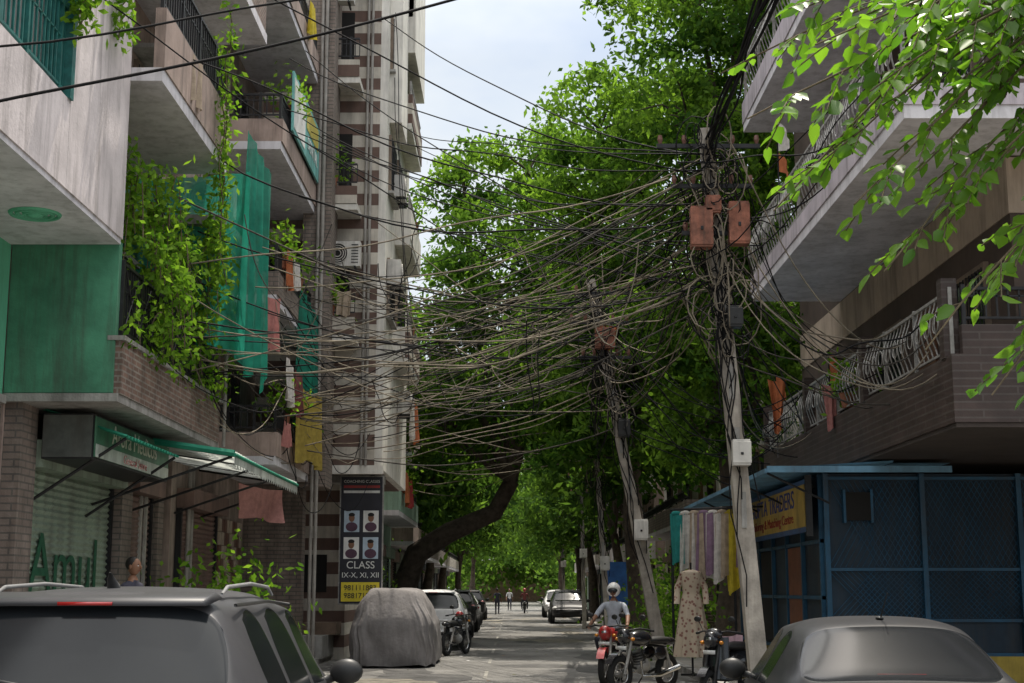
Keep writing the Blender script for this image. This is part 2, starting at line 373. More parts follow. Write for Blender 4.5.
def shop_sign():
    e=empty('shop_sign_box'); mb=MB(); wm=M('sign_white',(.55,.6,.54),.5,.25,3,streak=.5)
    gm=M('sign_green',(.07,.2,.12),.5,.4,3,streak=.5)
    mb.box(-6.0,-5.35,18.1,22.1,3.3,3.88,blackmet); mb.box(-5.348,-5.33,18.14,22.06,3.33,3.85,gm); mb.box(-5.329,-5.322,18.16,22.04,3.33,3.5,wm)
    mb.box(-5.99,-5.36,18.085,18.098,3.32,3.86,M('sign_back_grey',(.10,.11,.10),.6,.4,3,streak=.5))
    mb.done('box',e,bevel=.01); text('Arora Medicos',(-5.325,20.1,3.68),.36,(math.pi/2,0,math.pi/2),M('sign_lettering_white',(.6,.6,.5),.5,.2),e,1.1)
    text('General Store',(-5.318,20.1,3.41),.17,(math.pi/2,0,math.pi/2),redp,e,1.3)
shop_sign()
def awning():
    e=empty('corrugated_awning'); mb=MB(); sh=M('awning_sheet',(.72,.76,.72),.6,.3,1.4,streak=.4,transl=.5); gr=M('awning_green_edge',(.03,.30,.19),.6,.3,2,transl=.2)
    def fn(u,v):
        y=21.2+6.3*u; x=-6.25+2.1*v; return (x,y,4.0-.32*v+.03*math.sin(y*2*math.pi/.2)-.03*math.sin(u*3))
    mb.grid(fn,320,3,sh)
    mb.grid(lambda u,v:(-4.14,21.2+6.3*u,3.66-(.18+.03*math.sin(u*180))*v),320,1,sh)
    mb.done('sheet',e,smooth=True); mb=MB()
    mb.tube([(-6.25,21.18,3.97),(-4.14,21.18,3.66)],.055,gr,6)
    def f2(u,v): 
        y=18.2+2.95*u; x=-6.25+1.3*v; return (x,y,4.02-.42*v+.02*math.sin(y*39))
    mb.grid(f2,120,3,gr)
    mb.tube([(-4.14,21.18,3.64),(-4.14,27.5,3.64)],.03,gr,6)
    for y in (21.3,23.3,25.4,27.3):
        mb.tube([(-6.28,y,2.9),(-4.2,y,3.62)],.022,blackmet,6); mb.tube([(-6.25,y,3.95),(-4.16,y,3.63)],.02,blackmet,6)
    for y in (18.3,21.0): mb.tube([(-6.28,y,2.7),(-4.98,y,3.58)],.022,blackmet,6)
    mb.done('frame',e)
awning()
def greennet():
    net=M('green_net',(.03,.36,.25),.8,.4,2.0,.1,60,transl=.5,alpha=.8)
    e=empty('green_shade_net'); mb=MB(); drape(mb,(-6.25,21.7,8.05),(-4.15,21.8,8.2),2.9,3.5,net,.07,nu=50,nv=24)
    drape(mb,(-4.2,21.8,8.9),(-4.15,23.6,8.7),3.7,3,net,.06,nu=30,nv=24)
    mb.done('net_sheet',e,smooth=True)
    e=empty('green_shade_net'); mb=MB(); drape(mb,(-4.42,29.2,7.9),(-4.35,31.6,7.7),2.9,4,net,.07,nu=40,nv=20); mb.done('net_sheet',e,smooth=True)
greennet()
# ---------------------------------------------------------------- LEFT building C
def bldC():
    e=empty('balcony_apartment_building'); mb=MB(); F=LX(-6.0)
    mb.box(-10,-6.0,25.05,32.9,0,16.8,M('faded_plaster',(.33,.27,.23),.85,.4,1.2,.2,25,streak=.6))
    mb.box(-10,-5.98,25.03,25.048,0,16.7,pink_pl)
    for z in (4.0,7.05,10.1,13.2):
        y0=26.6 if z>5 else 27.0; pm=pink_pl if z!=7.05 else brickgrey
        mb.box(-6.0,-4.5,y0,32.0,z,z+.16,soffit); mb.box(-4.6,-4.47,y0+.01,31.98,z+.162,z+.62,pm); mb.box(-5.99,-4.6,y0+.005,y0+.12,z+.16,z+.62,pm)
    mb.box(-4.75,-4.12,31.4,32.6,3.9,16.9,brickgrey)
    mb.box(-6.0,-5.2,32.0,32.9,0,4,brickgrey); mb.box(-5.4,-4.7,32.1,32.6,0,3.95,brickgrey)
    mb.done('walls',e); mb=MB()
    for z in (4.0,7.05,10.1,13.2):
        y0=26.6 if z>5 else 27.0
        railing(mb,LX(-4.53),y0+.05,31.3,0,z+.62,z+1.15,blackmet,.12,.011)
        railing(mb,CY(y0+.06),-5.95,-4.55,0,z+.62,z+1.15,blackmet,.12,.011)
        mb.fb(F,27.4,28.4,-.01,.04,z+.17,z+2.3,woodb); window(mb,F,29,30.6,z+1,z+2.3,shade=False)
    window(mb,CY(25.03),-7.6,-6.5,8,9.3); window(mb,CY(25.03),-7.6,-6.5,11,12.3)
    for (x,y) in ((-5.9,26.1),(-5.9,26.35),(-4.4,31.35),(-4.3,31.33)): mb.tube([(x,y,.2),(x,y,16)],.04,pvc,8)
    G=LX(-5.98); shutter(mb,G,25.6,28.6,.15,3.1,shutb); 
    a=M('tile_cream',(.45,.38,.3),.4,.3);b=M('tile_brown',(.14,.07,.05),.4,.3)
    for i in range(9):
        for j in range(10): mb.fb(G,29.1+i*.27,29.36+i*.27,-.01,.03+(i+j)%2*.006,.4+j*.27,.66+j*.27,(a if (i*7+j*3)%4 in(0,3) else b))
    mb.done('windows_and_railings',e)
    mb=MB(); tb=M('board_teal',(.16,.45,.42),.5,.25,2,streak=.4); mb.box(-4.44,-4.40,27.4,31.2,10.75,12.0,tb); mb.box(-4.398,-4.39,27.5,29.0,10.85,11.9,whitep)
    mb.box(-4.398,-4.39,29.2,31.0,11.4,11.9,M('board_yellow',(.5,.42,.08),.5,.2)); 
    mb.tube([(-4.5,27.6,10.7),(-4.42,27.6,12.0)],.02,blackmet); mb.done('balcony_board',e)
    text('DENTAL',(-4.385,30.1,11.12),.4,(math.pi/2,0,math.pi/2),whitep,e)
bldC()
# ---------------------------------------------------------------- LEFT building D striped tower
def bldD():
    e=empty('striped_apartment_tower'); mb=MB()
    ww=M('tower_white',(.74,.71,.65),.8,.2,1.2,.1,30,streak=.35)
    mb.box(-9,-4.05,35,40.5,0,4.4,stripes); mb.box(-9,-3.2,33,40.4,4.4,21,stripes)
    mb.box(-3.198,-3.02,33.02,40.38,4.42,21,ww)
    mb.box(-9,-2.99,32.95,33.1,4.3,4.5,ww)
    for i,z in enumerate((7.3,10.4,13.5,16.6)):
        mb.box(-3.02,-2.62,35.6,39.5,z,z+.16,ww); mb.box(-2.72,-2.6,35.6,39.5,z+.162,z+.95,ww if i%2 else stripes); mb.box(-3.02,-2.72,35.58,35.7,z+.16,z+.95,ww)
        mb.box(-4.7,-3.6,32.1,32.98,z-.02,z+.12,ww); mb.box(-4.68,-3.62,32.08,32.16,z+.13,z+.55,stripes)
    mb.box(-3.02,-2.55,35.6,39.6,15.6,20.9,ww); mb.box(-3.02,-2.72,33.6,35.4,13.0,21,ww)
    mb.done('walls',e); mb=MB()
    for z in (7.3,10.4,13.5,16.6):
        railing(mb,CY(32.12),-4.68,-3.62,0,z+.55,z+1.1,blackmet,.1,.01)
        window(mb,CY(33.0),-5.9,-4.9,z+1,z+2.2,shade=False); mb.fb(CY(33.0),-4.3,-3.85,-.01,.03,z+.12,z+2.1,darkin)
        railing(mb,LX(-2.66),35.65,39.4,0,z+.95,z+1.3,silver,.12,.01)
        window(mb,LX(-3.02),36,38.4,z+.9,z+2.3,shade=False); window(mb,LX(-3.02),33.6,34.9,z+.9,z+2.2,shade=False)
    mb.fb(CY(35.0),-6.4,-5.5,-.01,.05,.1,2.4,blackmet); mb.fb(CY(35),-5.1,-4.5,-.01,.04,1.6,2.5,darkin)
    mb.box(-9,-3.1,34.3,35,4.2,4.38,concrete)
    mb.box(-6.6,-4.3,32.9,35,0.12,.62,concrete); mb.box(-6.6,-4.45,32.5,32.9,0.12,.35,concrete); mb.box(-4.9,-4.12,34,35,.62,.9,M('stone_ledge',(.2,.14,.1),.8,.3))
    for x in (-3.5,-3.4): mb.tube([(x,32.94,4.5),(x,32.94,20)],.035,pvc,8)
    mb.done('windows_and_railings',e)
bldD()
F=CY(33); ac_unit('air_conditioner_unit',F,-4.6,.9,15.4); ac_unit('air_conditioner_unit',F,-4.4,.3,9.1); ac_unit('air_conditioner_unit',LX(-3.02),34.2,.02,11.3,.8,.55)
ac_unit('air_conditioner_unit',CY(25.05),-5.9,.02,8.25,.9,.7); ac_unit('air_conditioner_unit',LX(-3.02),33.4,.02,8.9); ac_unit('air_conditioner_unit',LX(-6.0),25.4,.3,7.9); ac_unit('air_conditioner_unit',LX(-3.02),37,.02,6.2)
def coaching():
    e=empty('coaching_class_signboard'); mb=MB(); bk=M('sign_black',(.02,.02,.03),.4,.3,3); 
    x0,x1,y,z0,z1=-4.02,-3.05,33.6,1.35,4.28
    mb.box(x0,x1,y,y+.1,z0,z1,bk); mb.box(x0-.03,x1+.03,y+.02,y+.08,z0-.03,z1+.03,silver)
    mb.box(x0+.04,x1-.04,y-.008,y-.001,z0+.04,z0+.48,M('sign_yellow',(.75,.6,.04),.5,.2))
    blue=M('portrait_bg',(.45,.55,.65),.5,.2)
    for i in range(2):
        for j in range(2):
            cx=x0+.26+.45*i; cz=2.62+.62*j
            mb.box(cx-.18,cx+.18,y-.008,y-.001,cz-.25,cz+.25,blue if (i+j)%2 else whitep)
            mb.ell((cx,y-.012,cz+.08),(.07,.006,.095),skin); mb.ell((cx,y-.012,cz+.15),(.075,.008,.05),hair); mb.ell((cx,y-.012,cz-.13),(.14,.005,.11),M('portrait_shirt',(.1,.05,.08),.7))
    for zz in (4.05,3.93): mb.box(x0+.06,x1-.06,y-.006,y-.001,zz-.03,zz+.03,whitep if zz<4 else redp)
    mb.box(x1-.3,x1-.2,y+.1,y+.8,z0+2.9,z0+2.98,blackmet); mb.box(x0+.1,x0+.2,y+.1,y+1.42,z0+1,z0+1.1,blackmet); mb.box(x0+.1,x1-.2,y+.1,y+.15,z0+1,z0+1.1,blackmet)
    mb.done('board',e); R_=(math.pi/2,0,0); cx=(x0+x1)/2
    text('CLASS',(cx,y-.012,2.22),.24,R_,whitep,e); text('IX-X, XI, XII',(cx,y-.012,1.99),.17,R_,whitep,e); text('981111883',(cx,y-.014,1.7),.17,R_,bk,e); text('988171824',(cx,y-.014,1.52),.17,R_,bk,e)
    text('COACHING CLASSES',(cx,y-.012,4.17),.09,R_,whitep,e)
coaching()
def genbld(name,x0,x1,y0,y1,h,side,wall,floors,par,proj=1.0):
    e=empty(name); mb=MB(); mb.box(x0,x1,y0,y1,0,h,wall); F=LX(x1) if side<0 else RX(x0); C=CY(y0)
    fh=h/floors; mw=MB()
    for k in range(1,floors):
        z=k*fh
        mb.fb(F,y0+.1,y1-.1,0,proj,z,z+.15,soffit); mb.fb(F,y0+.12,y1-.12,proj-.12,proj+.01,z+.152,z+.75,par)
        mb.fb(F,y0+.11,y0+.22,0,proj-.12,z+.15,z+.75,par)
        railing(mw,F,y0+.2,y1-.2,proj-.06,z+.75,z+1.1,blackmet,.2,.012)
        n=int((y1-y0)/3)
        for i in range(n):
            a=y0+.8+i*3
            if i%2: mw.fb(F,a,a+1,-.01,.03,z+.16,z+2.3,woodb)
            else: window(mw,F,a,a+1.4,z+1,z+2.3,shade=False)
        window(mw,C,(x1-1.9) if side<0 else x0+.6,(x1-.6) if side<0 else x0+1.9,z+1,z+2.2)
    n=int((y1-y0)/3.6)
    for i in range(n): shutter(mw,F,y0+.5+i*3.6,y0+3.4+i*3.6,.15,2.7,[shutb,shutg,blued][i%3])
    mb.box(x0+.05,x1-.05,y0+.05,y0+.15,h,h+.9,par)
    mb.done('walls',e); mw.done('windows_and_railings',e)
genbld('pale_green_house',-10,-4.3,42.2,51,11.5,-1,palegreen,3,palegreen,.95)
genbld('apartment_building',-11,-4.6,52,64,13,-1,cream_pl,4,pink_pl)
genbld('apartment_building',-11,-4.8,65,82,12,-1,white_pl,4,brickgrey)
genbld('apartment_building',-11,-5.0,84,110,12,-1,pink_pl,4,cream_pl)
genbld('apartment_building',6.4,13,44,60,11,1,cream_pl,3,brickgrey)
genbld('apartment_building',6.2,13,62,84,12,1,pink_pl,4,white_pl)
genbld('apartment_building',6.0,13,86,115,12,1,white_pl,4,cream_pl)
# ---------------------------------------------------------------- RIGHT building
def bldR():
    e=empty('dark_tile_apartment_building'); mb=MB(); F=RX(6.5)
    lav=M('lavender_plaster',(.50,.45,.49),.85,.25,1.2,.15,30,streak=.55)
    beige=M('beige_plaster',(.46,.37,.29),.85,.2,1.2,.15,30,streak=.5)
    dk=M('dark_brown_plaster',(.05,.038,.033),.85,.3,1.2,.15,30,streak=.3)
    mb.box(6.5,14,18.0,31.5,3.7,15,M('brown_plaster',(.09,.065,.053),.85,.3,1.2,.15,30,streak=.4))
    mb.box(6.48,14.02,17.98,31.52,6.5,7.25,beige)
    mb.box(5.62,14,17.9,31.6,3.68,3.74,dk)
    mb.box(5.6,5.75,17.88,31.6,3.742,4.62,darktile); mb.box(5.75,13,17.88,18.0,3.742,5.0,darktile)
    mb.box(4.75,13.9,16.5,27.6,7.28,7.45,soffit); mb.box(4.73,4.87,16.48,27.6,7.452,7.72,lav); mb.box(4.87,13.9,16.48,16.6,7.45,7.72,lav); mb.box(4.87,6.5,27.48,27.6,7.45,7.72,lav)
    mb.box(4.75,13.9,16.5,28.0,10.9,11.07,soffit); mb.box(4.73,4.87,16.48,28.0,11.072,11.5,lav); mb.box(4.87,13.9,16.48,16.6,11.07,11.5,lav)
    mb.box(4.75,13.9,16.5,28.0,14.5,14.7,soffit)
    mb.box(5.8,6.6,24.2,24.6,7.45,14.5,lav)
    mb.done('walls',e); mb=MB()
    railing(mb,RX(5.68),18.1,31.5,0,4.62,5.5,silver,.2,.012,1)
    railing(mb,RX(4.8),16.6,27.5,0,7.72,8.7,silver,.2,.012,1); railing(mb,RX(4.8),16.6,27.9,0,11.5,12.4,silver,.2,.012,1)
    railing(mb,CY(16.54),4.9,9,0,7.72,8.7,silver,.2,.012,1)
    railing(mb,CY(17.94),5.8,9,0,5.0,5.5,blackmet,.14,.012,0)
    for y in (18.2,22.5,27,31.3): mb.fb(RX(5.68),y-.1,y+.1,-.1,.1,4.6,5.65,darktile)
    for z in (3.7,7.45,11.1):
        window(mb,F,19,20.6,z+1.1,z+2.3,woodf,shade=False); mb.fb(F,21.4,22.5,-.01,.04,z+.02,z+2.3,woodb); window(mb,F,23.2,25,z+1.1,z+2.3,woodf,shade=False); window(mb,F,26.5,28.2,z+1.1,z+2.3,woodf,shade=False)
    window(mb,CY(18.0),7.4,9.0,4.9,6.1,woodf)
    mb.done('windows_and_railings',e)
    mb=MB(); G=RX(5.0); C=CY(23.0)
    mb.box(5.02,13,23.02,31.4,.12,3.5,blued); mb.box(5.0,13,22.9,31.4,.1,.62,yellowp)
    for a in (5.0,6.55,8.1,9.6): mb.fb(C,a,a+.08,-.01,.08,.62,3.5,bluep)
    for z in (.62,1.15,1.95,3.4): mb.fb(C,5.08,10.5,-.01,.055,z,z+.05,bluep)
    for k in range(60):
        x=5.05+k*.09
        if x+.85<10.4:
            mb.tube([(x,22.955,1.21),(x+.7,22.955,1.94)],.006,bluep,4,cap=False); mb.tube([(x+.7,22.945,1.21),(x,22.945,1.94)],.006,bluep,4,cap=False)
            mb.tube([(x,22.955,2.01),(x+.8,22.955,3.38)],.006,bluep,4,cap=False); mb.tube([(x+.8,22.945,2.01),(x,22.945,3.38)],.006,bluep,4,cap=False)
    mb.fb(C,5.35,5.75,-.01,.09,2.75,3.2,darkin); mb.fb(C,5.31,5.35,-.01,.1,2.71,3.24,bluep); mb.fb(C,5.75,5.79,-.01,.1,2.71,3.24,bluep)
    for a in (23.1,24.6,26.0,27.4,28.8,30.2,31.3): mb.fb(G,a,a+.07,-.03,.05,.1,3.5,bluep)
    for z in (.6,1.5,2.4): mb.fb(G,23.1,31.3,-.03,.04,z,z+.06,bluep)
    mb.fb(G,24.7,25.9,-.02,.03,.15,2.38,M('door_brown',(.2,.075,.04),.6,.3,2,streak=.3))
    mb.fb(G,27.5,28.7,-.02,.03,.7,2.38,darkin)
    mb.done('blue_shopfront',e)
    mb=MB(); am=M('blue_awning',(.14,.30,.44),.5,.35,1.5,streak=.4)
    def fn(u,v):
        x=4.0+2.0*v; y=22.35+10.6*u; return (x,y,3.52+.12*v+.018*math.sin(y*40))
    mb.grid(fn,400,2,am); mb.box(4.0,6.9,22.31,22.35,3.47,3.57,am); mb.box(3.97,4.0,22.33,33,3.46,3.53,am)
    mb.grid(lambda u,v:(6.0+.9*u,22.35+.8*v,3.62),4,2,am)
    for y in (22.5,25,27.5,30,32.8): mb.tube([(4.03,y,3.47),(5.0,y,3.0)],.02,blackmet); 
    mb.done('sheet_awning',e,smooth=False)
    s=empty('shop_signboard'); mb=MB()
    mb.box(4.74,4.8,23.0,29.2,2.58,3.42,M('board_blue',(.05,.13,.32),.5,.25,2,streak=.4)); mb.box(4.725,4.738,23.1,29.1,2.66,3.34,M('board_mustard',(.62,.42,.09),.5,.3,2,streak=.3))
    for y0 in (22.94,29.2): mb.box(4.72,4.82,y0,y0+.06,2.5,3.48,blackmet)
    for y0 in (23.5,26,28.7): mb.box(4.8,5.0,y0,y0+.05,3.3,3.36,blackmet)
    mb.done('board',s); t=M('board_red_text',(.35,.03,.03),.5); tb=M('board_blue_text',(.02,.05,.3),.5)
    text('GUPTA TRADERS',(4.72,26.1,3.13),.42,(math.pi/2,0,-math.pi/2),tb,s,1.35); text('Tailoring & Matching Centre',(4.72,26.1,2.83),.24,(math.pi/2,0,-math.pi/2),t,s,1.5)
bldR()
genbld('apartment_building',-9,9,208,216,5,-1,M('red_brick_far',(.26,.17,.14),.8,.3),2,white_pl)
# ---------------------------------------------------------------- vegetation
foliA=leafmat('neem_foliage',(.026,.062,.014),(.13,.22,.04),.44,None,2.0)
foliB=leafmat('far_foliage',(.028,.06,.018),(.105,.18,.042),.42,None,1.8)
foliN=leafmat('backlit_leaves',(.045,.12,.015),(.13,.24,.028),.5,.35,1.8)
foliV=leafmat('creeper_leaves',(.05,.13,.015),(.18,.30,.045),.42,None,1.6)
def tree(name,base,fork,r,lobes,dens=1.0,leaf=.24,mat=foliA,nl=180,trunkpts=None,crad=.8):
    e=empty(name); mb=MB(); base=Vector(base); fork=Vector(fork)
    pts=trunkpts or [base,base.lerp(fork,.35)+Vector((R(-.2,.2),R(-.2,.2),0)),base.lerp(fork,.7)+Vector((R(-.2,.2),R(-.2,.2),0)),fork]
    pts=[Vector(p) for p in pts]
    n=len(pts); mb.tube([pts[0]-Vector((0,0,.2))]+pts,[r*1.6]+[r*(1.15-.5*i/(n-1)) for i in range(n)],bark,10)
    C=[];LV=[]
    for (cx,cy,cz,rr) in lobes:
        c=Vector((cx,cy,cz)); m1=fork.lerp(c,.5)+Vector((R(-.6,.6),R(-.6,.6),R(-.2,.8)))
        mb.tube([fork,m1,c],[r*.5,r*.32,r*.14],bark,7)
        k=int(dens*3.4*rr*rr)+4
        for i in range(k):
            d=rng.normal(size=3); d/=np.linalg.norm(d); rad=rr*(.3+.8*rng.random()**.7)
            q=np.array(c)+d*rad*np.array([1,1,.85])
            if i%3==0: mb.tube([c,c.lerp(Vector(q),.5)+Vector((0,0,R(0,.3))),Vector(q)],[r*.12,r*.07,.015],bark,5,cap=False)
            rc=crad*(.5+.55*rng.random()); nn=int(nl*(.6+.8*rng.random()))
            off=rng.normal(size=(nn,3))*np.array([rc,rc,rc*.5])*.62
            off[:,2]-=.25*(off[:,0]**2+off[:,1]**2)/rc
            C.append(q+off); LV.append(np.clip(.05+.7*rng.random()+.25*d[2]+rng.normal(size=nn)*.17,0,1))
    C=np.concatenate(C); LV=np.concatenate(LV)
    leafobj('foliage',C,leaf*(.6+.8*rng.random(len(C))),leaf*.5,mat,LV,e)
    mb.done('trunk_and_limbs',e,smooth=True); return e
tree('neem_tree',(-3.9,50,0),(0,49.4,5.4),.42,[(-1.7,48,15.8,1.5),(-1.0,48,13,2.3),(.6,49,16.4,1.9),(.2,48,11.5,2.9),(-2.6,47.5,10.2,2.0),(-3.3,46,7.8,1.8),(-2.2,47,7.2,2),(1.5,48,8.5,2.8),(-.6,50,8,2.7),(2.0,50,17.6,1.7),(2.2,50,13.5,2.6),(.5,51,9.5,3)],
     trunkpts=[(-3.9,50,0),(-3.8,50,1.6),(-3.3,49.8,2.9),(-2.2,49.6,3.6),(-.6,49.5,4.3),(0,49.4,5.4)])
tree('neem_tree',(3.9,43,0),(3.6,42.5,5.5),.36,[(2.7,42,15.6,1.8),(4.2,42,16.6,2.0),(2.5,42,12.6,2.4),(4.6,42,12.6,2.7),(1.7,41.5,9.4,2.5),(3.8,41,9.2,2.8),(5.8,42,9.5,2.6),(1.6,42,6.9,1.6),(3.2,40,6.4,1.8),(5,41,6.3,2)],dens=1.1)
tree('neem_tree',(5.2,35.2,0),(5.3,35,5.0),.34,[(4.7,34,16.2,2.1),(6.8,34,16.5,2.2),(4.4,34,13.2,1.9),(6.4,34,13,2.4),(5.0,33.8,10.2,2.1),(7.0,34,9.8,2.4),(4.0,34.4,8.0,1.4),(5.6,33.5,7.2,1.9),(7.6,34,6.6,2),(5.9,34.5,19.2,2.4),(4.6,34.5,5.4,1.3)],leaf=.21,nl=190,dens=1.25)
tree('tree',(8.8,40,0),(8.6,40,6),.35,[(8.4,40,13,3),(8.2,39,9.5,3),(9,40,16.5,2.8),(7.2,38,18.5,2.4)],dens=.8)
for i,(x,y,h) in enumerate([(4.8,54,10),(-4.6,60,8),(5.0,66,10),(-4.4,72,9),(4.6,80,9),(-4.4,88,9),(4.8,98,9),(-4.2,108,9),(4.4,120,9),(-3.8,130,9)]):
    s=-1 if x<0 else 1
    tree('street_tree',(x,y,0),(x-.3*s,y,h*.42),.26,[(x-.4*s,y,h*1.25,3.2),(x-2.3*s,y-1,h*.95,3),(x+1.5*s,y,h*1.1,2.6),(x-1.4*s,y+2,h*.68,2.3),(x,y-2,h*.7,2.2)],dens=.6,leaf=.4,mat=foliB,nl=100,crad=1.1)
def treemass():
    C=[];LV=[]
    for i in range(900):
        x=R(-45,45);y=R(135,200)
        if abs(x)<3.5 and y<198: x=x+8*(1 if x>0 else -1)
        z=abs(rng.normal())*4+R(0,9); n=45
        C.append(np.array([x,y,z])+rng.normal(size=(n,3))*1.3); LV.append(np.clip(R(.1,.8)+rng.normal(size=n)*.15,0,1))
    for i in range(260):
        n=45; C.append(np.array([R(-8,8),R(150,170) if i<160 else R(196,206),R(6.0,13)])+rng.normal(size=(n,3))*1.1); LV.append(np.clip(R(.2,.9)+rng.normal(size=n)*.15,0,1))
    for i in range(70):
        n=45; C.append(np.array([R(-9,9),R(203,206),R(3,6.5)])+rng.normal(size=(n,3))*.8); LV.append(np.clip(R(.3,1)+rng.normal(size=n)*.15,0,1))
    C=np.concatenate(C); LV=np.concatenate(LV); k=C[:,2]>.05; leafobj('distant_trees',C[k],.7,.45,foliB,LV[k])
treemass()
def hedge(name,boxes,leaf,mat=foliV):
    C=[]
    for (c,s,k) in boxes: C.append(np.array(c)+rng.normal(size=(k,3))*np.array(s)*.5)
    C=np.concatenate(C); leafobj(name,C,leaf*(.6+.8*rng.random(len(C))),leaf*.55,mat,rng.random(len(C)))
hedge('shrub',[((4.0,37,1.1),(1.2,2,1.2),900),((3.9,33.6,1.0),(.9,1.6,1.4),700),((4.3,46,1.4),(1.2,2.4,1.8),800)],.16,foliA)
hedge('shrub',[((-4.7,22.5,1.3),(.8,1.5,.9),420),((-4.5,24.2,1.3),(.8,1.2,1.1),420)],.14)
hedge('shrub',[((-4.6,44,1.2),(1.0,3,1.8),800)],.16)
def creeper():
    e=empty('balcony_creeper_plant'); C=[];LV=[]; mb=MB()
    for i in range(60):
        y=R(17.9,22.6); z0=R(5.0,7.0)-(y-20)*(.05); x=-4.85+R(-.5,.3)
        L=R(.5,1.3); p=[(x,y,z0)]; dx=R(-.1,.4);dy=R(-.5,.5)
        for t in range(1,9):
            u=t/8; p.append((x+dx*u,y+dy*u,z0+L*.5*math.sin(u*2.6)-L*u*u*.9))
        mb.tube(p,.008,twig,4,cap=False)
        for q in p:
            k=9; C.append(np.array(q)+rng.normal(size=(k,3))*.1); LV.append(rng.random(k)*.7+.3*R(0,1))
    for (x,y,z0,z1) in ((-4.4,21.0,10.6,7.6),(-4.38,20.7,9.8,6.8),(-4.5,21.2,8.4,6.2),(-4.75,14.9,8.6,7.8),(-4.78,15.2,9.2,8.1),(-4.8,16.6,9.4,8.3)):
        p=[(x+R(-.04,.04),y+R(-.06,.06),z0+(z1-z0)*t/14) for t in range(15)]; mb.tube(p,.01,twig,4,cap=False)
        for q in p: C.append(np.array(q)+rng.normal(size=(14,3))*np.array([.09,.12,.1])); LV.append(rng.random(14))
    for i in range(30):
        q=(-4.8+R(-.1,.1),R(17.6,23.3),4.8+R(0,.3)); C.append(np.array(q)+rng.normal(size=(12,3))*.12); LV.append(rng.random(12))
    C=np.concatenate(C); LV=np.concatenate(LV); leafobj('leaves',C,.12*(.6+.8*rng.random(len(C))),.065,foliV,LV,e); mb.done('stems',e)
creeper()
def potplants():
    terr=M('terracotta',(.30,.12,.07),.8,.3,6)
    for (x,y,z) in [(-4.55,28,11.2),(-4.55,29.5,7.9),(-4.55,27.4,7.9),(-4.55,30.4,4.85),(-4.55,28.2,4.85),(-2.68,37,8.25),(-4.2,32.15,10.95),(-2.68,38,11.35),(-4.4,27.2,14.1),(5.7,24,4.7),(-3.4,44,4.6),(-3.4,47,4.6),(-4.2,32.15,7.85)]:
        e=empty('potted_plant',(x,y,z)); mb=MB(); mb.tube([(0,0,0),(0,0,.22),(0,0,.25)],[.09,.13,.145],terr,12); mb.done('pot',e)
        C=np.array([0,0,.5])+rng.normal(size=(180,3))*np.array([.22,.28,.22]); leafobj('leaves',C,.14,.07,foliV,rng.random(180),e)
potplants()
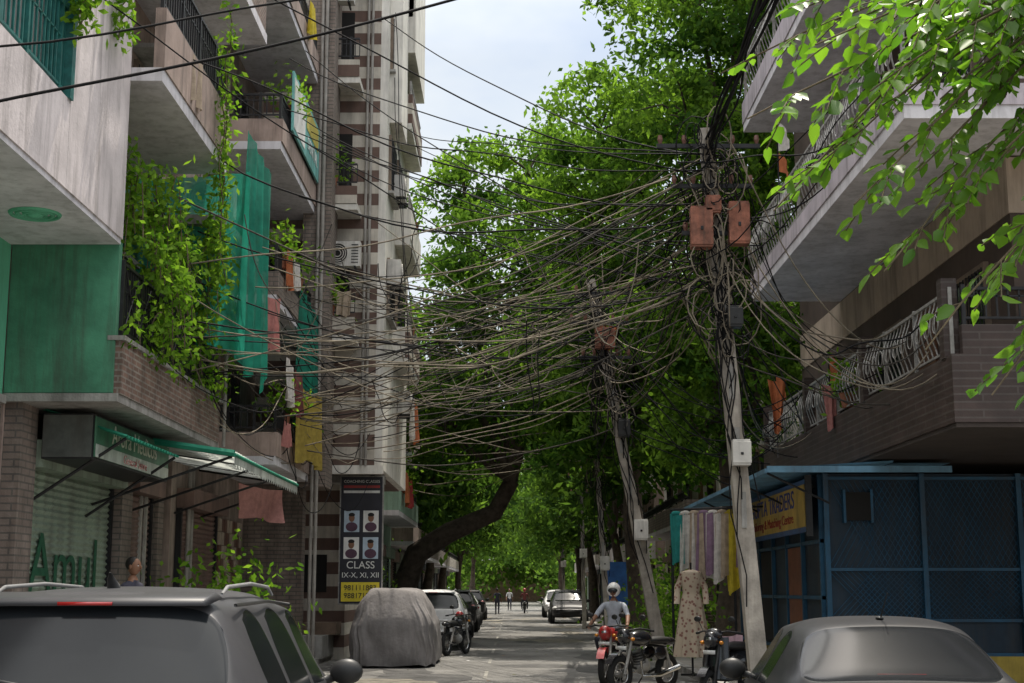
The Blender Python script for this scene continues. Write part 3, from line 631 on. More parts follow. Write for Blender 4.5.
def foretree():
    e=empty('broadleaf_tree'); mb=MB()
    trunk=[(6.6,9.5,-.2),(6.5,9.4,2),(6.2,9.2,4.2),(5.7,9.0,6.2)]; mb.tube(trunk,[.28,.22,.18,.12],bark,10)
    C=[];D=[];LV=[]
    def spray(p0,p1,sag,nt,tl):
        p0=Vector(p0);p1=Vector(p1); P=[]
        for i in range(15):
            t=i/14; q=p0.lerp(p1,t)+Vector((R(-.02,.02),R(-.02,.02),sag*math.sin(t*math.pi)*1.0)); P.append(q)
        mb.tube(P,[.018*(1-i/16)+.003 for i in range(15)],twig,5,cap=False)
        dm=(p1-p0).normalized(); side=dm.cross(Vector((0,0,1))).normalized()
        for k in range(nt):
            t=.15+.85*(k+R(0,.5))/nt; i=min(13,int(t*14)); b=P[i]; sgn=1 if k%2 else -1
            d=(dm*R(.4,.9)+side*sgn*R(.3,1.0)+Vector((0,0,R(-.7,.3)))).normalized(); ln=tl*R(.5,1.2)*(1.2-.5*t)
            Q=[b+d*ln*s/6+Vector((0,0,-.16*ln*(s/6)**2)) for s in range(7)]
            mb.tube(Q,[.005]*7,twig,4,cap=False)
            m=max(4,int(ln/.052)); tv=R(0,1)
            for j in range(m):
                u=(j+.7)/m; q=Q[0].lerp(Q[-1],u)+Vector((0,0,-.16*ln*(u*u-u))); s2=1 if j%2 else -1; sd=d.cross(Vector((0,0,1)))
                ld=(d*.6+sd*s2*R(.6,1.1)+Vector((0,0,R(-.7,0))))
                C.append(q);D.append(ld);LV.append(np.clip(.2+.5*tv+R(-.3,.35),0,1))
    S=[((5.6,9,6.1),(1.42,8.2,4.45),.25,24,.6),((5.6,9,6.1),(1.75,7.8,4.75),.25,24,.6),((5.7,9,6.2),(1.6,8.5,3.95),.7,26,.5),((5.7,9,6.0),(2.0,8,3.85),.55,24,.55),
       ((5.8,9,5.8),(2.2,8.2,3.5),.6,24,.55),((6,9,5.4),(2.35,8,3.0),.5,22,.5),((6,9,5.2),(2.75,8.1,2.75),.5,22,.5),((5.8,9,6.2),(2.3,7.4,5.0),.2,24,.6),
       ((5.8,9,6.2),(2.2,8.8,5.3),.3,24,.6),((5.8,9,6.2),(2.6,8.3,4.6),.3,24,.6),((5.8,9,6),(2.9,8,4.2),.3,24,.6),((5.9,9,5.7),(2.9,8.4,3.5),.4,22,.55),((5.8,9,6.3),(1.9,9.4,5.6),.3,24,.6),
       ((5.9,9,6.5),(2.9,7.6,5.4),.2,20,.6),((6.1,9,5.0),(3.0,8.3,3.0),.3,20,.5),((5.8,9,6.2),(3.1,9.0,4.9),.3,22,.6),((5.9,9,6.3),(1.6,10.5,5.6),.3,20,.5),
       ((5.6,9,6.1),(1.9,8.4,4.25),.4,24,.6),((5.6,9,6.1),(2.1,8.0,4.55),.3,24,.6),((5.6,9,6.1),(2.45,8.3,4.15),.4,22,.6),((5.8,9,5.6),(2.6,8.1,3.9),.4,22,.55),((5.8,9,6.3),(2.5,8.5,5.2),.3,22,.6)]
    for s in S: spray(*s)
    for i in range(16):
        a=R(-1.2,2.2); spray((5.7,9,6.2),(5.7+math.cos(a)*R(1.2,2.4),9+math.sin(a)*R(1.2,2.4),R(5.5,8)),.3,12,.6)
    C=np.array([tuple(c) for c in C]);D=np.array([tuple(c) for c in D]); N=len(C)
    leafobj('leaves',C,.135*(.55+.7*rng.random(N)),.088*(.6+.6*rng.random(N)),foliN,np.array(LV),e,D,True)
    mb.done('trunk_and_branches',e,smooth=True)
foretree()
# ---------------------------------------------------------------- poles & cables
pole_c=M('pole_concrete',(.40,.36,.31),.9,.4,3,.3,30,streak=.4)
bw=M('black_cable',(.014,.014,.015),.8,.3,4,spec=.1); gw=M('dusty_cable',(.23,.20,.155),.95,.5,2,spec=.05); dw=M('grey_cable',(.085,.078,.07),.95,.4,2,spec=.05)
def pole(name,b,t,w0,w1,boxes,coils,runs=8):
    e=empty(name); mb=MB(); b=Vector(b);t=Vector(t); P=lambda z:b.lerp(t,z/t.z)
    mb.tube([P(-.0),P(t.z*.5),t],[w0,(w0+w1)/2,w1],pole_c,4,tw=math.pi/4)
    for z in np.arange(2.5,t.z-1.2,.9):
        z=float(z); q=P(z+.25); mb.box(q.x-.035,q.x+.035,q.y-w0*.735,q.y-w0*.66,z,z+.5,concrete)
    for z,l in ((t.z-.3,.75),(t.z-.9,.6),(t.z-1.6,.5)):
        q=P(z); mb.box(q.x-l,q.x+l,q.y-.17,q.y-.12,z-.03,z+.03,blackmet)
        for s in (-1,-.5,.5,1):
            mb.tube([(q.x+s*(l-.05),q.y-.145,z+.03),(q.x+s*(l-.05),q.y-.145,z+.09),(q.x+s*(l-.05),q.y-.145,z+.16)],[.02,.04,.03],M('porcelain',(.16,.08,.06),.3),8)
    mb.done('shaft',e)
    mb=MB()
    for (z,dx,w,h,m) in boxes:
        q=P(z); mb.box(q.x+dx-w/2,q.x+dx+w/2,q.y-.36,q.y-.14,z,z+h,m); mb.box(q.x+dx-w/2-.01,q.x+dx+w/2+.01,q.y-.375,q.y-.361,z+.03,z+h-.03,m)
        mb.box(q.x+dx-.02,q.x+dx+.02,q.y-.39,q.y-.376,z+h*.4,z+h*.5,blackmet)
    mb.done('junction_boxes',e,bevel=.01)
    mb=MB()
    for i in range(coils):
        z=R(t.z*.6,t.z*.99); q=P(z); r=R(.12,.34); a=R(0,6.28); c=Vector((q.x+R(-.25,.25),q.y+R(-.42,-.05),z)); e1=Vector((math.cos(a),math.sin(a)*.5,R(-.3,.3))); st=R(.8,1.7)
        pts=[c+e1*(r*math.cos(k*.5))+Vector((0,0,r*st*math.sin(k*.5)))+Vector((R(-.015,.015),R(-.015,.015),0)) for k in range(14)]
        mb.tube(pts,.009,bw if R(0,1)<.6 else gw,4,cap=False)
    for i in range(runs):
        x=R(-.16,.16); pts=[]; zt=R(t.z*.7,t.z); zb=R(1.2,t.z*.55); 
        for k in range(12):
            z=zt+(zb-zt)*k/11; q=P(z); pts.append((q.x+x+.07*math.sin(k*1.3+i),q.y-.16-.02*math.sin(i),z))
        mb.tube(pts,.009,bw,4,cap=False)
    mb.done('cable_coils',e)
    return P
P1=pole('electric_pole',(3.42,20,0),(2.83,20,8.3),.18,.13,[(6.45,-.26,.3,.6,rust),(6.5,.28,.28,.62,rust),(6.95,-.05,.2,.26,rust),(3.35,.0,.24,.36,acw),(5.3,.1,.2,.3,plast)],64)
P2=pole('electric_pole',(2.95,28,0),(1.58,28,7.8),.17,.12,[(6.35,.0,.38,.42,rust),(4.6,.05,.22,.35,plast),(2.6,0,.25,.4,acw)],30,6)
P3=pole('electric_pole',(2.75,41,0),(2.35,41,7.0),.12,.09,[(2.2,0,.25,.4,acw)],14)
P4=pole('electric_pole',(3.1,62,0),(3.0,62,7.4),.13,.09,[(3,0,.3,.4,acw)],12)
P5=pole('electric_pole',(3.1,86,0),(3.0,86,7.4),.13,.09,[(3,0,.3,.4,acw)],8)
WIRES={'dusty_cables':(gw,[]),'black_cables':(bw,[]),'grey_cables':(dw,[])}
def wire(a,b,sag,r=.011,k='dusty_cables',n=20,j=.03,ph=None):
    a=Vector(a);b=Vector(b); P=[]; f=R(1,3);ph=R(0,6) if ph is None else ph; sk=R(.75,1.35)
    for i in range(n):
        t=i/(n-1); tt=t**sk; q=a.lerp(b,t); q.z-=sag*4*tt*(1-tt); q+=Vector((j*math.sin(t*f*7+ph),0,j*2*math.sin(t*f*5+ph)*math.sin(t*math.pi))); P.append(q)
    WIRES[k][1].append((P,r))
def ck(): 
    q=random.random(); return 'dusty_cables' if q<.5 else ('grey_cables' if q<.72 else 'black_cables')
def anchL():
    c=random.random()
    if c<.25: return (-4.86+R(0,.1),R(18.5,23.4),R(4.9,7.6))
    if c<.62: return (-4.42,R(26.6,31.5),random.choice([R(4.5,5.6),R(5.8,9.4),R(5.2,7.6)]))
    if c<.85: return (-3.3+R(-1,.1),R(32.2,34),R(4.9,10.6))
    return (-3.3,R(42,50),R(5.3,9))
def top1(): z=R(5.5,8.0); q=P1(z); return (q.x+R(-.7,.35),q.y-.15+R(-.3,.5),z)
def top2(): z=R(5.0,7.5); q=P2(z); return (q.x+R(-.4,.4),q.y-.12+R(-.3,.3),z)
def bundle(a,b,sag,k,n=3):
    ph=R(0,6)
    for i in range(n):
        o=Vector((R(-.06,.06),R(-.06,.06),R(-.07,.07))); o2=Vector((R(-.25,.25),R(-.4,.4),R(-.25,.25))); wire(Vector(a)+o,Vector(b)+o2,sag*R(.9,1.12),R(.009,.014),k if R(0,1)<.7 else ck(),n=24,j=.05,ph=ph+R(-.6,.6))
for i in range(36): wire(top1(),anchL(),R(.05,.95),R(.007,.012),ck())
for i in range(30): wire(top2(),anchL(),R(.05,.85),R(.009,.014),ck())
for i in range(18): wire(top1(),top2(),R(.05,.8),R(.008,.012),ck())
for (a,b,s,k) in [((2.6,20,6.9),(-4.4,27,6.4),.7,'dusty_cables'),((2.6,20,6.6),(-4.4,29,5.4),.6,'dusty_cables'),((2.7,20,6.1),(-4.85,22,5.4),.7,'dusty_cables'),((1.7,28,6.5),(-4.4,30,5.8),.5,'dusty_cables'),((1.8,28,6.0),(-4.4,28.5,5.1),.5,'grey_cables'),
    ((1.9,28,5.6),(-4.0,34,4.9),.4,'dusty_cables'),((2.6,20,7.4),(-3.6,33,8.6),.8,'grey_cables'),((1.6,28,7.2),(-3.2,34,8.4),.4,'black_cables'),((2.7,20,7.0),(5.6,30,4.8),.8,'black_cables'),((2.9,20,6.6),(5.65,19,5.0),.9,'black_cables'),
    ((2.7,20,7.3),(1.65,28,7.2),.5,'black_cables'),((2.7,20,6.5),(1.8,28,6.2),.8,'grey_cables'),((2.9,20,7.6),(4.75,26,8.3),.4,'black_cables'),((1.7,28,6.4),(2.4,41,6.3),.6,'black_cables')]: bundle(a,b,s,k)
for i in range(9): wire(top1(),(-4.4,R(26,31.5),R(9,13)),R(.0,.5),.011,'black_cables')
for i in range(5): wire(top1(),(-2.65,R(35.8,39),R(10,16)),R(.1,.5),.011,'black_cables')
for i in range(10):
    wire((P1(8).x+R(-.08,.08),20,R(7.7,8.2)),(2.5+R(-.12,.12),9,8.0+R(-.15,.15)),R(.1,.5),R(.012,.02),'black_cables',n=26,j=.04)
for i in range(22): wire(top1(),(5.65+R(0,.2),R(18.2,31),R(4.3,5.6)),R(.2,1.3),R(.008,.013),ck())
for i in range(10): wire(top1(),(4.75,R(17,27.5),R(7.5,8.6)),R(.1,.8),.011,'black_cables')
for i in range(12): wire(top2(),(5.7,R(27,31),R(3.8,5.6)),R(.3,1.2),.011,'black_cables')
for i in range(14): wire(top2(),(P3(6.5).x+R(-.2,.2),41,R(5.2,6.9)),R(.2,1.0),.012,'black_cables')
for i in range(10): wire((2.4+R(-.2,.2),41,R(5.2,6.9)),(3+R(-.2,.2),62,R(6,7.3)),R(.3,1.2),.014,'black_cables'); wire((3+R(-.2,.2),62,R(6,7.3)),(3+R(-.2,.2),86,R(6,7.3)),R(.3,1.2),.014,'black_cables')
for i in range(10): wire((2.4+R(-.2,.2),41,R(5.4,6.8)),(-4.0,R(44,60),R(5,7.5)),R(.2,1.0),.013,'dusty_cables')
for i in range(8): wire((-4.45,R(26,31),R(4.2,8)),(-3.3,R(42,48),R(4.5,8)),R(.2,.9),.012,'black_cables')
for i in range(12): wire((-4.8,R(18,22),R(4.8,7)),(-4.38,R(26.6,31),R(4.6,8)),R(.3,1.4),.010,ck())
for i in range(16): # strands drooping below the left balconies
    y=R(26.8,31); z=R(4.6,7.8); wire((-4.4,y,z),(-4.35+R(0,1.2),y+R(.5,3),z-R(0,1.2)),R(.3,1.1),.010,ck())
wire((-4.88,12.3,5.95),(2.5,15.5,9.5),.25,.016,'black_cables',j=.02); wire((-4.88,11.5,6.2),(2.5,15.5,9.7),.25,.012,'black_cables',j=.02)
wire((-4.6,17.5,10.2),(P1(7.6).x,20,7.6),.5,.012,'black_cables'); wire((-4.5,19,9.0),(P1(7.2).x,20,7.2),.55,.012,'black_cables'); wire((-4.5,21,8.2),(P1(7).x,20,7.0),.7,.014,'black_cables')
wire((-4.9,16,8.6),(P2(7.4).x,28,7.4),.4,.012,'black_cables'); wire((-3.2,33,15.5),(P1(7.8).x,20,7.9),.5,.013,'black_cables'); wire((-3.0,34,17),(-2.2,30,5.8),.1,.010,'black_cables'); wire((-3.0,34,15),(-2.0,29,6.0),.3,.010,'black_cables')
for i in range(24):
    x=R(-3.4,2.4); y=R(20,29); z=R(5.7,7.3); wire((x,y,z),(x+R(-1.6,1.6),y+R(-1,1),z+R(-.5,.5)),R(.4,1.4),.009,ck())
ee=empty('overhead_cables')
for nm,(mat,W) in WIRES.items():
    cu=bpy.data.curves.new(nm,'CURVE'); cu.dimensions='3D'; cu.bevel_depth=1.0; cu.bevel_resolution=0
    for P,r in W:
        sp=cu.splines.new('POLY'); sp.points.add(len(P)-1)
        for i,q in enumerate(P): sp.points[i].co=(*q,1); sp.points[i].radius=r
    cu.materials.append(mat); o=bpy.data.objects.new(nm,cu); COL.objects.link(o); o.parent=ee
# ---------------------------------------------------------------- laundry, flags
def hang(name,items):
    e=empty(name); mb=MB()
    for (p0,p1,L,f,m,amp,nar) in items: drape(mb,p0,p1,L,f,m,amp,nar,ph=R(0,6))
    mb.done('cloth',e,smooth=True)
orange=cloth('orange_cloth',(.48,.15,.06)); teal=cloth('teal_cloth',(.03,.28,.26)); pinkc=cloth('pink_cloth',(.48,.2,.18)); whitec=cloth('white_cloth',(.65,.62,.58)); golden=cloth('golden_cloth',(.5,.38,.08)); purple=cloth('mauve_cloth',(.28,.18,.27)); beigec=cloth('beige_cloth',(.45,.36,.27)); yellowc=cloth('yellow_cloth',(.6,.48,.04)); brownc=cloth('maroon_cloth',(.2,.06,.06)); redc=cloth('red_cloth',(.42,.05,.05))
hang('hanging_laundry',[((-4.55,25.6,7.0),(-4.35,26.2,7.05),1.0,1.5,pinkc,.05,.5)])
hang('hanging_laundry',[((-4.35,27.2,6.1),(-4.33,27.9,6.0),.8,2,whitec,.05,.1),((-4.33,28.1,6.0),(-4.32,28.9,6.0),.9,2,brownc,.05,.1)])
hang('hanging_laundry',[((-4.35,28.6,5.75),(-4.05,30.2,5.7),1.5,7,golden,.05,0)])
hang('hanging_laundry',[((-4.40,27.4,4.9),(-4.38,28.0,4.9),.5,2,pinkc,.04,.2)])
hang('hanging_laundry',[((-4.40,27.2,8.25),(-4.38,27.8,8.25),.7,2,orange,.04,.1),((-4.40,28.0,8.25),(-4.38,28.5,8.25),.6,2,whitec,.04,.1)])
hang('hanging_laundry',[((-4.40,30.2,5.2),(-4.38,30.8,5.2),.7,2,redc,.04,.1),((-4.40,29.2,14.4),(-4.38,29.9,14.4),.8,2,yellowc,.04,.1)])
hang('hanging_laundry',[((-4.6,32.04,8.45),(-4.1,32.04,8.45),.7,2,redc,.03,.1),((-4.05,32.04,8.45),(-3.7,32.04,8.45),.6,2,beigec,.03,.1)])
hang('hanging_laundry',[((-2.56,36,6.6),(-2.55,36.8,6.6),1.1,2,whitec,.05,.1),((-2.55,37,6.5),(-2.54,37.8,6.5),1.0,2,orange,.05,.1)])
hang('hanging_laundry',[((-3.2,43,5.2),(-3.2,44.2,5.1),.9,2,orange,.05,.2),((-3.2,44.4,5.1),(-3.2,45.5,5.1),.9,2,redc,.05,.2)])
hang('cloth_banner',[((-4.9,25.6,3.55),(-4.3,26.8,3.5),.6,1.2,cloth('pink_printed_banner',(.45,.22,.2)),.06,.1)])
hang('hanging_laundry',[((-4.5,18.9,9.1),(-4.46,19.5,9.1),.7,1.5,beigec,.04,.1)])
def flag(loc,h,m,m2=None):
    e=empty('small_flag',loc); mb=MB(); mb.tube([(0,0,-.2),(0,0,h)],.014,blackmet,6)
    mb.grid(lambda u,v:(.06*math.sin(u*5)+.20*u,-.34*u*(1)-.0,h-.02-.55*v*(1-.7*u)-.45*u),8,8,m)
    if m2: mb.grid(lambda u,v:(.01+.06*math.sin(u*5)+.16*u,-.30*u,h-.6-.35*v*(1-.7*u)-.45*u),8,8,m2)
    mb.done('flag',e,smooth=True)
flag((5.6,29.9,4.6),1.6,orange); flag((5.55,24.6,4.6),1.2,orange); flag((4.72,24.3,8.0),1.9,whitec,orange)
def flagcloth(p,w,L,m): hang('hanging_cloth',[(p,(p[0]+w,p[1],p[2]),L,1.2,m,.05,.5)])
flagcloth((5.35,29.5,6.0),.4,1.1,orange); flagcloth((5.4,24.6,5.2),.35,.8,pinkc); flagcloth((1.72,27.8,6.85),.4,.5,orange)
def stall():
    e=empty('clothes_stall'); mb=MB()
    mb.tube([(3.1,28.0,3.2),(4.9,26.8,3.2)],.02,blackmet); mb.tube([(3.12,28.0,0.1),(3.12,28,3.22)],.025,blackmet); mb.tube([(4.2,27.2,.1),(4.2,27.2,3.2)],.025,blackmet)
    mb.done('rack',e); mb=MB(); cs=[teal,whitec,beigec,purple,whitec,beigec,yellowc,purple]
    for i,m in enumerate(cs):
        t=i/8; x=3.1+1.3*t; y=27.9-.87*t
        mb.ell((x+.1,y-.04,3.12),(.1,.03,.05),m); drape(mb,(x-.02,y,3.12),(x+.25,y-.2,3.12),[.95,1.1,1.25,1.15,1.3,1.2,1.5,1.0][i],1.6,m,.045,-.1,ph=i)
    mb.done('garments',e,smooth=True)
stall()
def dress():
    e=empty('patterned_dress_on_stand',(3.3,26.6,0)); pat=bpy.data.materials.new('patterned_fabric'); pat.use_nodes=True; nt=pat.node_tree; b=nt.nodes['Principled BSDF']; b.inputs['Roughness'].default_value=.9
    tc=nt.nodes.new('ShaderNodeTexCoord'); v=nt.nodes.new('ShaderNodeTexVoronoi'); v.inputs['Scale'].default_value=14; cr=nt.nodes.new('ShaderNodeValToRGB'); cr.color_ramp.elements[0].color=(.22,.10,.08,1); cr.color_ramp.elements[0].position=.25; cr.color_ramp.elements[1].position=.42; cr.color_ramp.elements[1].color=(.46,.38,.29,1)
    nt.links.new(tc.outputs['Object'],v.inputs['Vector']); nt.links.new(v.outputs['Distance'],cr.inputs[0]); nt.links.new(cr.outputs[0],b.inputs['Base Color'])
    mb=MB(); prof=[(.06,2.02),(.19,1.98),(.2,1.85),(.155,1.6),(.2,1.45),(.25,1.1),(.29,.75),(.33,.45)]
    def fn(u,vv):
        i=vv*(len(prof)-1); k=min(int(i),len(prof)-2); f=i-k; r=prof[k][0]*(1-f)+prof[k+1][0]*f; z=prof[k][1]*(1-f)+prof[k+1][1]*f; a=u*6.283
        r*=1+.12*max(0,vv-.4)*2*math.sin(a*9+vv*2); return (r*math.cos(a),r*.65*math.sin(a),z)
    mb.grid(fn,56,28,pat)
    for s in (-1,1): mb.tube([(.14*s,0,1.93),(.25*s,-.02,1.7),(.27*s,-.03,1.4)],[.07,.06,.055],pat,10)
    mb.tube([(0,0,.1),(0,0,2.15)],.02,blackmet); mb.tube([(-.22,0,.13),(.22,0,.13)],.02,blackmet); mb.tube([(0,-.22,.13),(0,.22,.13)],.02,blackmet)
    mb.done('dress',e,smooth=True)
dress()
# ---------------------------------------------------------------- vehicles
def car(name,loc,rz,paint,kind='suv',detail=True):
    e=empty(name,loc,rz); 
    if kind=='suv':
        S=[(0,.52,.60,.70,.80,.60,.82,.83,'b'),(.03,.36,.80,.82,.93,.74,.97,.99,'b'),(.08,.32,.86,.86,1.08,.77,1.12,1.14,'rg'),(.40,.30,.89,.875,1.11,.665,1.53,1.60,'p'),(.50,.30,.89,.88,1.11,.66,1.565,1.65,'p'),
           (.62,.3,.90,.88,1.11,.66,1.57,1.66,'g'),(1.2,.3,.9,.89,1.10,.665,1.58,1.675,'p'),(1.27,.3,.9,.89,1.1,.665,1.58,1.675,'g'),(2.1,.3,.9,.89,1.09,.66,1.57,1.67,'p'),(2.18,.3,.9,.89,1.09,.66,1.57,1.665,'g'),(2.85,.3,.9,.88,1.07,.64,1.52,1.60,'wg'),
           (3.5,.3,.89,.86,1.03,.74,1.07,1.10,'b'),(4.1,.32,.87,.84,.94,.72,.98,1.01,'b'),(4.4,.38,.82,.78,.80,.66,.84,.86,'b'),(4.48,.5,.7,.7,.68,.55,.7,.71,'b')]; wb=(.85,3.5); wr=.34
    else:
        S=[(0,.5,.60,.70,.78,.60,.83,.84,'b'),(.05,.36,.78,.80,.93,.70,.98,1.0,'b'),(.12,.3,.83,.83,.97,.72,1.02,1.035,'b'),(.42,.28,.86,.84,.98,.70,1.04,1.06,'rg'),(1.05,.28,.87,.85,.98,.60,1.33,1.41,'p'),
           (1.2,.28,.87,.855,.98,.60,1.37,1.445,'g'),(1.75,.28,.87,.86,.975,.61,1.385,1.465,'p'),(1.82,.28,.87,.86,.97,.61,1.385,1.465,'g'),(2.55,.28,.87,.855,.96,.59,1.35,1.43,'wg'),(3.2,.28,.86,.84,.93,.70,.97,1.0,'b'),(3.85,.3,.83,.8,.84,.68,.88,.9,'b'),(4.1,.36,.78,.74,.72,.6,.75,.76,'b'),(4.16,.48,.65,.64,.62,.5,.63,.64,'b')]; wb=(.8,3.3); wr=.3
    mb=MB(); ip=mb.mi(paint); ig=mb.mi(carglass); npt=13
    for st in S:
        y,zs,wl,wbt,zb,wre,zre,zt,_=st
        h=[(wl*.93,zs),(wl,zs+.12),(wl*1.01,(zs+zb)/2+.08),(wbt,zb),(wre,zre),(wre*.72,zt-.015),(0,zt)]
        pts=[(x,z) for x,z in h]+[(-x,z) for x,z in reversed(h[:-1])]
        for x,z in pts: mb.v.append((x,y,z))
    for i in range(len(S)-1):
        lab=S[i][8]
        for j in range(npt-1):
            jj=min(j,npt-2-j); m=ip
            if jj==3 and lab=='g': m=ig
            if jj in(4,5) and lab in('rg','wg'): m=ig
            mb.f.append((i*npt+j,i*npt+j+1,(i+1)*npt+j+1,(i+1)*npt+j)); mb.m.append(m)
        mb.f.append((i*npt+npt-1,i*npt,(i+1)*npt,(i+1)*npt+npt-1)); mb.m.append(ip)
    mb.f.append(tuple(range(npt))); mb.m.append(ip); mb.f.append(tuple(reversed(range((len(S)-1)*npt,len(S)*npt)))); mb.m.append(ip)
    o=mb.done('body',e,smooth=True)
    me=o.data; at=me.attributes.new('crease_edge','FLOAT','EDGE'); vals=[]
    ef={}
    for p in me.polygons:
        for k in p.edge_keys: ef.setdefault(tuple(sorted(k)),[]).append(p.material_index)
    for ed in me.edges:
        k=tuple(sorted(ed.vertices)); ms=ef.get(k,[0]); c=.0
        a=ed.vertices[0]%npt; b=ed.vertices[1]%npt
        if len(set(ms))>1: c=.8
        elif a==b and a in(3,9): c=.5
        vals.append(c)
    at.data.foreach_set('value',vals)
    s=o.modifiers.new('s','SUBSURF'); s.levels=2; s.render_levels=2 if not detail else 3
    mb=MB(); L=S[-1][0]; w=S[4][2]
    for y in wb:
        for sx in (-1,1):
            c=(sx*(w-.09),y,wr); mb.torus(c,wr-.09,.09,(1,0,0),rubber,28,8)
            mb.tube([(sx*(w-.1),y,wr+.02),(sx*(w+.012),y,wr+.02)],wr+.06,plast,24)
            mb.torus((sx*(w+.012),y,wr),wr-.07,.07,(1,0,0),rubber,28,8); mb.tube([(sx*w,y,wr),(sx*(w+.035),y,wr)],[wr*.6,wr*.5],silver,10)
    red=M('tail_lamp',(.35,.01,.01),.15,.1,coat=1)
    for sx in (-1,1):
        mb.ell((sx*(w-.14),.07,.95 if kind=='suv' else .84),(.13,.09,.13 if kind=='suv' else .08),red); mb.ell((sx*(w-.17),L-.16,.76 if kind=='suv' else .66),(.14,.14,.09),whitep)
        ym=3.0 if kind=='suv' else 2.65; zm=1.10 if kind=='suv' else 1.0
        mb.ell((sx*(w+.11),ym,zm+.02),(.11,.06,.085),plast); mb.tube([(sx*(w-.04),ym+.03,zm-.04),(sx*(w+.08),ym,zm)],.03,plast)
        for yy in ((1.0,1.95) if kind=='suv' else (1.5,2.3)): mb.ell((sx*(w+.0),yy,.92 if kind=='suv' else .84),(.02,.09,.018),chrome)
        mb.tube([(sx*(w-.005),wb[0]+.45,.45),(sx*(w-.005),wb[1]-.45,.45)],.035,plast)
        if kind=='suv': mb.tube([(sx*.672,.6,1.575),(sx*.68,1.6,1.588),(sx*.665,2.6,1.56)],.010,plast,5)
    mb.box(-.26,.26,-.02,.0,.62,.74,whitep)
    mb.box(-.62,.62,-.015,.06,.42,.52,plast)
    mb.box(-.5,.5,L-.02,L+.015,.5,.66,plast)
    if kind=='suv':
        for sx in (-1,1):
            mb.tube([(sx*.575,.75,1.63),(sx*.575,.9,1.665),(sx*.58,1.6,1.685),(sx*.57,2.3,1.668),(sx*.57,2.5,1.62)],[.008,.011,.011,.011,.008],greyrail,8)
        mb.tube([(0,.85,1.66),(0,.78,1.71),(0,.765,1.74)],[.035,.018,.005],plast,8)
        mb.hexa([(-.58,.33,1.575),(.58,.33,1.575),(.62,.54,1.61),(-.62,.54,1.61),(-.55,.335,1.598),(.55,.335,1.598),(.58,.54,1.642),(-.58,.54,1.642)],paint)
        mb.box(-.13,.13,.32,.335,1.578,1.594,red)
        mb.tube([(.05,.07,1.17),(-.35,.13,1.24)],.01,plast); mb.tube([(0,.05,1.15),(.06,.07,1.17)],.02,plast)
    else:
        mb.tube([(0,1.28,1.44),(.02,1.05,1.63)],[.006,.003],plast,5); mb.ell((0,1.3,1.45),(.03,.05,.015),plast)
        mb.box(-.16,.16,.5,.56,1.075,1.1,red); mb.tube([(-.5,.48,1.06),(.5,.48,1.06)],.008,plast)
    mb.done('trim_and_wheels',e,smooth=True); return e
def carpaint(n,c,r=.42): return M(n,c,r,.25,1.3,.0,coat=.06,metal=.0,spec=.22,streak=.1)
gp=carpaint('grey_paint',(.05,.05,.054)); dg_=carpaint('dark_grey_paint',(.028,.029,.032)); wp=carpaint('white_car_paint',(.7,.7,.7))
car('parked_suv',(-2.04,6.6,0),math.radians(1.0),gp,'suv')
car('parked_car',(2.55,9.2,0),math.radians(-5),dg_,'sedan')
car('parked_car',(-2.2,40,0),0,wp,'suv',False)
car('parked_car',(-2.3,48,0),0,dg_,'sedan',False)
car('parked_car',(-2.3,57,0),0,gp,'suv',False)
car('parked_car',(-2.4,68,0),0,wp,'sedan',False)
car('parked_car',(-2.4,80,0),0,dg_,'suv',False)
car('parked_car',(2.85,92,0),math.pi,wp,'suv',False)
car('parked_car',(2.85,76,0),math.pi,gp,'suv',False)
def covered():
    e=empty('covered_parked_car',(-2.62,33.3,0)); cm=M('grey_car_cover',(.23,.215,.21),.85,.35,1.4,.6,12,streak=.3); mb=MB()
    def sp(v,p): return math.copysign(abs(v)**p,v)
    def zp(y):
        ks=[(-2.25,.62),(-2.05,.80),(-1.6,1.0),(.2,1.0),(.7,.93),(1.2,.72),(2.25,.6)]
        for a,b in zip(ks,ks[1:]):
            if a[0]<=y<=b[0]: t=(y-a[0])/(b[0]-a[0]); t=t*t*(3-2*t); return a[1]*(1-t)+b[1]*t
        return ks[0][1] if y<0 else ks[-1][1]
    def fn(u,v):
        th=u*2*math.pi; ph=v*math.pi/2
        cr=max(0,math.cos(ph))**.2; x=.93*sp(math.cos(th),.32)*cr; y=2.14*sp(math.sin(th),.3)*cr; z=1.63*math.sin(ph)**.62
        z*=zp(y); tp=1-.24*max(0,min(1,(z-.85)/.7)); x*=tp
        k=max(0,1-z/1.6); w=1+.022*math.sin(th*17+z*3)*k+.012*math.sin(th*37+z*8)*k
        return (x*w+.018*math.sin(z*9+y*4),y*w+.025*math.sin(z*8+x*7)*k,.06+z+.012*math.sin(x*9+y*7)+.02*math.sin(th*9)*max(0,1-z*2))
    mb.grid(fn,160,70,cm)
    for s in (-1,1): 
        for y in (-1.3,1.3): mb.torus((s*.74,y,.3),.2,.09,(1,0,0),rubber)
    mb.done('cover',e,smooth=True)
covered()
